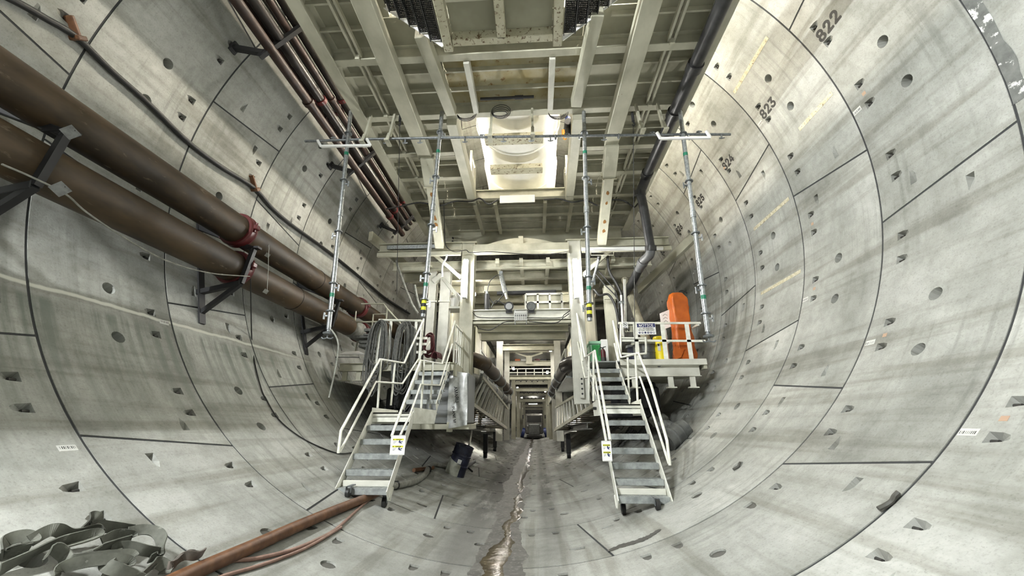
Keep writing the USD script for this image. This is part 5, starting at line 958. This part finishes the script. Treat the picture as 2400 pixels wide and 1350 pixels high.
floor_strip('mud_water', 'mud_wet', 'narrow channel of brown muddy water down the middle of the floor', 'water', ([(1.5, -.36), (5, -.33), (6, -.27), (7.5, -.20), (9, -.15), (11, -.12), (14, -.16), (20, -.2), (30, -.18), (60, -.15)], [(1.5, .05), (5, .07), (6, .08), (7.5, .12), (9, .12), (11, .08), (14, .06), (20, .06), (30, .08), (60, .1)]), .012, 8)
def smear(name, pts, w, label, m='mud_damp'):
    C = spline([cyl(px, py, R-.003) for px, py in pts], 8); n = len(C); rg = random.Random(len(pts)); L, Rr = [], []
    for i, c in enumerate(C):
        T = C[min(i+1, n-1)]-C[max(i-1, 0)]; T /= np.linalg.norm(T); up = np.array([-c[0], 0, R-c[2]]); up /= np.linalg.norm(up); s = np.cross(up, T); ww = w*(.25+.75*math.sin(math.pi*i/(n-1))**.6)*rg.uniform(.7, 1.2); L.append(c+s*ww/2+up*.002); Rr.append(c-s*ww/2+up*.002)
    v = np.array([x for p in zip(L, Rr) for x in p]); f = []
    for i in range(n-1): f += [[2*i, 2*i+2, 2*i+1], [2*i+1, 2*i+2, 2*i+3]]
    single(name, B().add(v, f), m, label, 'mud', smooth=True, kind='stuff')
smear('mud_smear', ((1425, 1292), (1455, 1280), (1490, 1270), (1520, 1258), (1548, 1240)), .16, 'dark mud smear along a ring joint on the right of the floor', 'mud_dark')
single('hanging_strap', B().path([aty(*p, 7.55) for p in ((776, 772), (788, 790), (793, 812), (789, 850), (783, 880), (771, 932))], .016, 7, 5), 'hose_grey', 'grey strap dangling from the foot of the leftmost scaffold pole', 'strap', smooth=40)
for px, py, ln, lab in ((2086, 1176, .24, 'dark rubber scrap stuck in the ring joint at the lower right'), (1728, 1092, .16, 'small dark scrap on the right side of the floor')):
    c = cyl(px, py, R-.03); d = cyl(px+14, py-12, R-.03)-c; d /= np.linalg.norm(d); v = lambda: np.array([rng.uniform(-.015, .015) for _ in range(3)])
    single('rubber_scrap', B().path([c-d*ln*.5+v(), c-d*ln*.2+v(), c+v(), c+d*ln*.25+v(), c+d*ln*.5+v()], .02, 7, 3), 'mud_dark', lab, 'scrap', smooth=50)
# ------------------------------------------------------------------ deeper parts of the machine
for s, lab in ((-1, 'left'), (1, 'right')):
    sk2 = thing('lower_gantry', f'{lab} lower side of the machine with a ribbed skirt sloping into the passage', 'gantry', (s*2.2, 16, 1.2))
    p = [aty(*q) for q in (((1130, 884, 13), (1190, 958, 19), (1187, 1004, 19), (1100, 942, 13)) if s < 0 else ((1388, 905, 13), (1302, 955, 19), (1300, 1008, 19), (1402, 944, 13)))]
    part(sk2, 'top_rail', B().bar(p[0], p[1], .07, .09), 'cream'); part(sk2, 'bottom_rail', B().bar(p[3], p[2], .08, .12), 'cream')
    for k in range(12):
        u = (k+.5)/12; a, b_ = p[0]*(1-u)+p[1]*u, p[3]*(1-u)+p[2]*u; part(sk2, 'rib', B().bar(a, b_, .05, .05, up=Yv), 'cream_clean')
        u2 = (k+1.)/12; a2 = p[0]*(1-u2)+p[1]*u2; b2 = p[3]*(1-u2)+p[2]*u2
        if k < 11: part(sk2, 'skirt_plate', B().bar(a*.5+a2*.5+(s*.1, 0, 0), b_*.5+b2*.5+(s*.1, 0, 0), .02, np.linalg.norm(a2-a)*.8, up=Yv), 'cream_panel')
    ya, yb = p[3][1], p[2][1]
    for k in range(14):
        u = k/13; c0 = p[3]*(1-u)+p[2]*u; part(sk2, 'floor_plank', B().bar(c0, c0+(s*(1.3-.2*u), .0, .05), .40, .05), 'plank')
    part(sk2, 'sill_beam', B().ibeam((s*1.95, 12.4, 1.75), (s*1.95, 26., 1.4), .3, .2, .03), 'vehicle_grey')
    for y in (19.6, 24.): xx = s*1.9; part(sk2, 'support_leg', B().bar((xx, y, 1.35), (xx, y, fz(xx)+.22), .2, .2), 'black_steel'); part(sk2, 'roller', B().tube((xx-.08, y, fz(xx)+.16), (xx+.08, y, fz(xx)+.16), .15, 18), 'black_steel', smooth=40)
    part(sk2, 'walkway', B().box(min(s*1.55, s*2.6), max(s*1.55, s*2.6), 14.6, 40, 3.36, 3.42), 'tread_grey')
    for y in np.arange(15, 40, 2.5): part(sk2, 'walkway_post', B().bar((s*1.6, y, 3.42), (s*1.6, y, 4.45), .05, .05), 'rail_white'); part(sk2, 'side_plate', B().box(s*2.6-.02, s*2.6+.02, y, y+2.2, 1.6, 6.6), 'cream_panel') if y > 19 else None
    part(sk2, 'walkway_rail', B().bar((s*1.6, 15, 4.45), (s*1.6, 40, 4.45), .05, .05), 'rail_white')
for s, lab in ((-1, 'left'), (1, 'right')):  # added boxes dressed as machinery, they block bounce light below the platforms
    mu = thing('machine_unit', f'added dark box shaped as machinery, blocking light under the {lab} platform', 'machine', (s*3.6, 13, 1.7)); xa, xb = sorted((s*2.75, s*4.15))
    part(mu, 'housing', B().box(xa, xb, 12.75, 18, 2.0, 3.02, .04), 'black_steel'); part(mu, 'motor', B().tube((s*3.2, 12.2, 2.3), (s*3.2, 12.75, 2.3), .3, 20), 'black_steel', smooth=40); part(mu, 'pump', B().box(s*3.8-.3, s*3.8+.3, 12.3, 12.75, 2.2, 2.85, .05), 'black_steel'); part(mu, 'hose', B().path([(s*3.2, 12.3, 2.5), (s*3.6, 12.1, 2.0), (s*3.8, 12.3, 2.3)], .05, 8, 5), 'black_rubber', smooth=40)
    part(mu, 'screen_plate', B().box(xa, xb, 18, 18.05, 2.0, 6.8), 'vehicle_grey')
    sc_ = thing('side_screen', f'added wall blocking light behind the {lab} platform', 'panel', (s*2.7, 16, 3.4))  # added walls that keep light off the tunnel behind the platforms
    for k in range(4): part(sc_, 'panel', B().box(s*2.75-.03, s*2.75+.03, 14.7+k*2.2, 14.7+k*2.2+2.17, 3.45, 6.75), 'cream_panel')
for x, z, r, m, lab, y1 in ((-1.36, 3.85, .25, 'pipe_rust', 'thick rusty brown pipe along the left of the inner passage', 30), (-1.42, 3.2, .2, 'hose_grey', 'thick tan pipe below the rusty one in the inner passage', 30), (1.55, 3.75, .25, 'pipe_steel', 'thick dark pipe along the right of the inner passage', 30)):
    t = thing('passage_pipe', lab, 'pipe', (x, 14, z-r)); ys = np.arange(14.4, y1, 3.4); so = 1 if x > 0 else -1; part(t, 'bend', B().path([(x+so*1.1, 13.1, z+.1), (x+so*.75, 13.25, z+.08), (x+so*.25, 13.7, z+.03), (x, 14.42, z)], r, 28, 7), m, smooth=40)
    for a, b_ in zip(ys[:-1], ys[1:]): part(t, 'pipe_length', B().tube((x, a, z), (x, b_-.03, z), r, 28), m, smooth=40); part(t, 'coupling', B().tube((x, b_-.12, z), (x, b_+.12, z), r+.04, 28), 'dark_red' if r > .25 else 'galvanised', smooth=40)
for i, (y, top, lamps) in enumerate(((21.5, 6.6, 0), (27., 6.5, 1), (35., 5.6, 1), (44., 5.2, 1), (54., 5.0, 1), (66., 5., 1))):
    t = thing('steel_portal', ['second cream portal down the tunnel, just behind the inner deck', 'third cream portal down the tunnel with a railed crosswalk', 'fourth cream portal down the tunnel with a truss on top', 'fifth portal, small in the distance', 'sixth portal, near the vehicle', 'farthest portal, beyond the vehicle'][i], 'portal frame', (0, y, .6))
    for s in (-1, 1): part(t, 'post', B().ibeam((s*1.55+.1, y, max(.4, 1.6-.03*y)), (s*1.55+.1, y, top), .34, .34, .04, up=Yv), 'cream_clean' if i < 2 else 'cream_panel')
    for z in ((top, top-.9) if i < 1 else (top, 5.6, 4.68) if i == 1 else (top-.5, top-1.1)): part(t, 'crossbeam', B().ibeam((-1.4, y, z), (1.6, y, z), .25, .34 if z > 5 else .28, .03), 'cream' if i < 3 else 'cream_panel')
    if i == 1:
        for z in (5.0, 5.25): part(t, 'crosswalk_rail', B().bar((-1.4, y-.1, z), (1.6, y-.1, z), .05, .06), 'rail_white')
        for x in np.linspace(-1.3, 1.5, 6): part(t, 'rail_post', B().bar((x, y-.1, 4.8), (x, y-.1, 5.25), .06, .05), 'rail_white')
        part(t, 'notched_plate', B().ext([(-.9, .25), (-.15, .0), (-.15, -.45), (.25, -.45), (.25, .0), (1., .25), (.9, .33), (.2, .1), (-.1, .1), (-.85, .33)], (0, y-.2, 6.0), X, Z, .05), 'cream')
        for x, m in ((-.75, 'orange_sheet'), (-.35, 'white_board'), (.6, 'dark_red'), (1.05, 'black_steel')): part(t, 'shelf_box', B().box(x-.17, x+.17, y+.2, y+.5, 5.62, 5.95), m)
        for x, m in ((-.6, 'black_steel'), (-.2, 'amber'), (.3, 'amber'), (.75, 'black_steel'), (-1., 'barrel_grey')): part(t, 'upper_box', B().box(x-.16, x+.16, y+.2, y+.5, 6.65, 7.05), m)
    if i >= 2:
        for k in range(6): x = -1.3+.48*k; part(t, 'truss_bar', B().bar((x, y, top-.45), (x+.24, y, top-.05), .05, .05).bar((x+.24, y, top-.05), (x+.48, y, top-.45), .05, .05), 'black_steel')
    part(t, 'side_wall', B().box(-2.4, -1.7, y+.2, y+5, 1.4, 5.2), ('barrel_grey', 'pipe_rust', 'barrel_grey', 'cream_panel', 'pipe_rust', 'cream_panel')[i]); part(t, 'side_wall', B().box(1.9, 2.5, y+.2, y+5, 1.4, 5.2), ('barrel_grey', 'barrel_grey', 'pipe_rust', 'cream_panel', 'barrel_grey', 'cream_panel')[i]); part(t, 'roof', B().box(-2.4, 2.5, y+.2, y+6, top+.2, top+.3), 'vehicle_grey')
    for s in (-1, 1):
        for k in range(3): part(t, 'locker', B().box(s*1.68+.1-.06, s*1.68+.1+.06, y+.6+1.5*k, y+1.7+1.5*k, 2.0+.4*k, 3.4+.35*k, .02), ('white_board', 'cream_clean', 'dark_red', 'barrel_grey')[(k+i+(s > 0)) % 4])
LAMPS = ['tube lamp glowing behind the left post, above the trolley block', 'tube lamp under the inner deck on its right side', 'tube lamp by the left post of the second portal', 'tube lamp left in front of the third portal', 'crosswise tube lamp above the third portal crosswalk', 'tube lamp right in front of the third portal',
         'tube lamp on the left before the fourth portal', 'tube lamp on the right before the fourth portal', 'tube lamp on the left between fourth and fifth portal', 'tube lamp on the right between fourth and fifth portal', 'small tube lamp left of the far vehicle', 'small tube lamp right of the far vehicle', 'crosswise tube lamp over the passage just beyond the vehicle', 'last crosswise tube lamp before the end of the tunnel', 'tube lamp under the left ribbed skirt lighting the tunnel floor', 'tube lamp under the right ribbed skirt lighting the tunnel floor']
for i, (x, y, z, L) in enumerate(((-1.9, 14.2, 6.6, 1.2), (1.3, 16.5, 6.7, 1.2), (-1.0, 20.4, 6.5, .9), (-1.2, 24.5, 6.3, 1.2), (.35, 25.8, 6.95, 1.2), (1.45, 25., 6.2, 1.2), (-1.25, 31., 5.8, 1.2), (1.4, 32., 5.6, 1.2), (-1.3, 39., 5., 1.2), (1.4, 41., 4.8, 1.2), (-1.2, 48., 4.6, 1.2), (1.3, 50, 4.6, 1.2), (0, 60, 4.4, 1.2), (0, 70, 4.4, 1.2), (-2.3, 21.5, 2.0, 1.2), (2.4, 21.5, 2.0, 1.2))):
    tube_lamp((x, y, z), (1, 0, 0) if i in (4, 12, 13) else (0, 1, 0), L, 'tube_deep', 'passage_lamp', LAMPS[i], None, back=(0, 0, 1))
ve = thing('tunnel_vehicle', 'dark grey service vehicle standing on the floor far down the passage', 'vehicle', (.2, 50, 0))
part(ve, 'cab', B().box(-.9, 1.25, 50, 56, .55, 2.85, .15), 'vehicle_grey'); part(ve, 'hood', B().box(-.5, .85, 49.2, 50.05, .45, 1.7, .1), 'barrel_grey'); part(ve, 'windscreen', B().box(-.65, 1.0, 49.96, 50.0, 1.9, 2.6), 'paint_black'); part(ve, 'bumper', B().box(-.7, 1.05, 49.0, 49.25, .18, .5, .05), 'paint_black')
for s in (-1, 1): part(ve, 'wheel', B().tube((.18+s*1.5, 50.6, .75), (.18+s*1.15, 50.6, .65), .55, 22), 'blue_paint', smooth=40); part(ve, 'headlight', B().tube((.18+s*.75, 49.95, 1.5), (.18+s*.75, 49.9, 1.5), .1, 12), 'lens'); part(ve, 'mirror', B().box(.18+s*1.25, .18+s*1.4, 49.9, 49.95, 2.3, 2.7), 'black_steel')
part(thing('end_bulkhead', 'dark bulkhead closing the far end of the tunnel', 'bulkhead', (0, 78, 0), kind='structure'), 'plate', B().tube((0, 78, R), (0, 78.2, R), R, 64), 'vehicle_grey')
# tunnel lamps on the walls behind the viewer
LB = ['tube lamp high on the left wall just behind the viewer', 'tube lamp high on the left wall farther behind the viewer']
for i, (t, y) in enumerate(((-112, -1.5), (-112, -4.6))):
    c = polar(t, y, R-.24); up = np.array([c[0], 0, c[2]-R]); up /= np.linalg.norm(up); tube_lamp(c, (0, 1, 0), 1.3, 'tube_back', 'tunnel_lamp', LB[i], None, back=up)
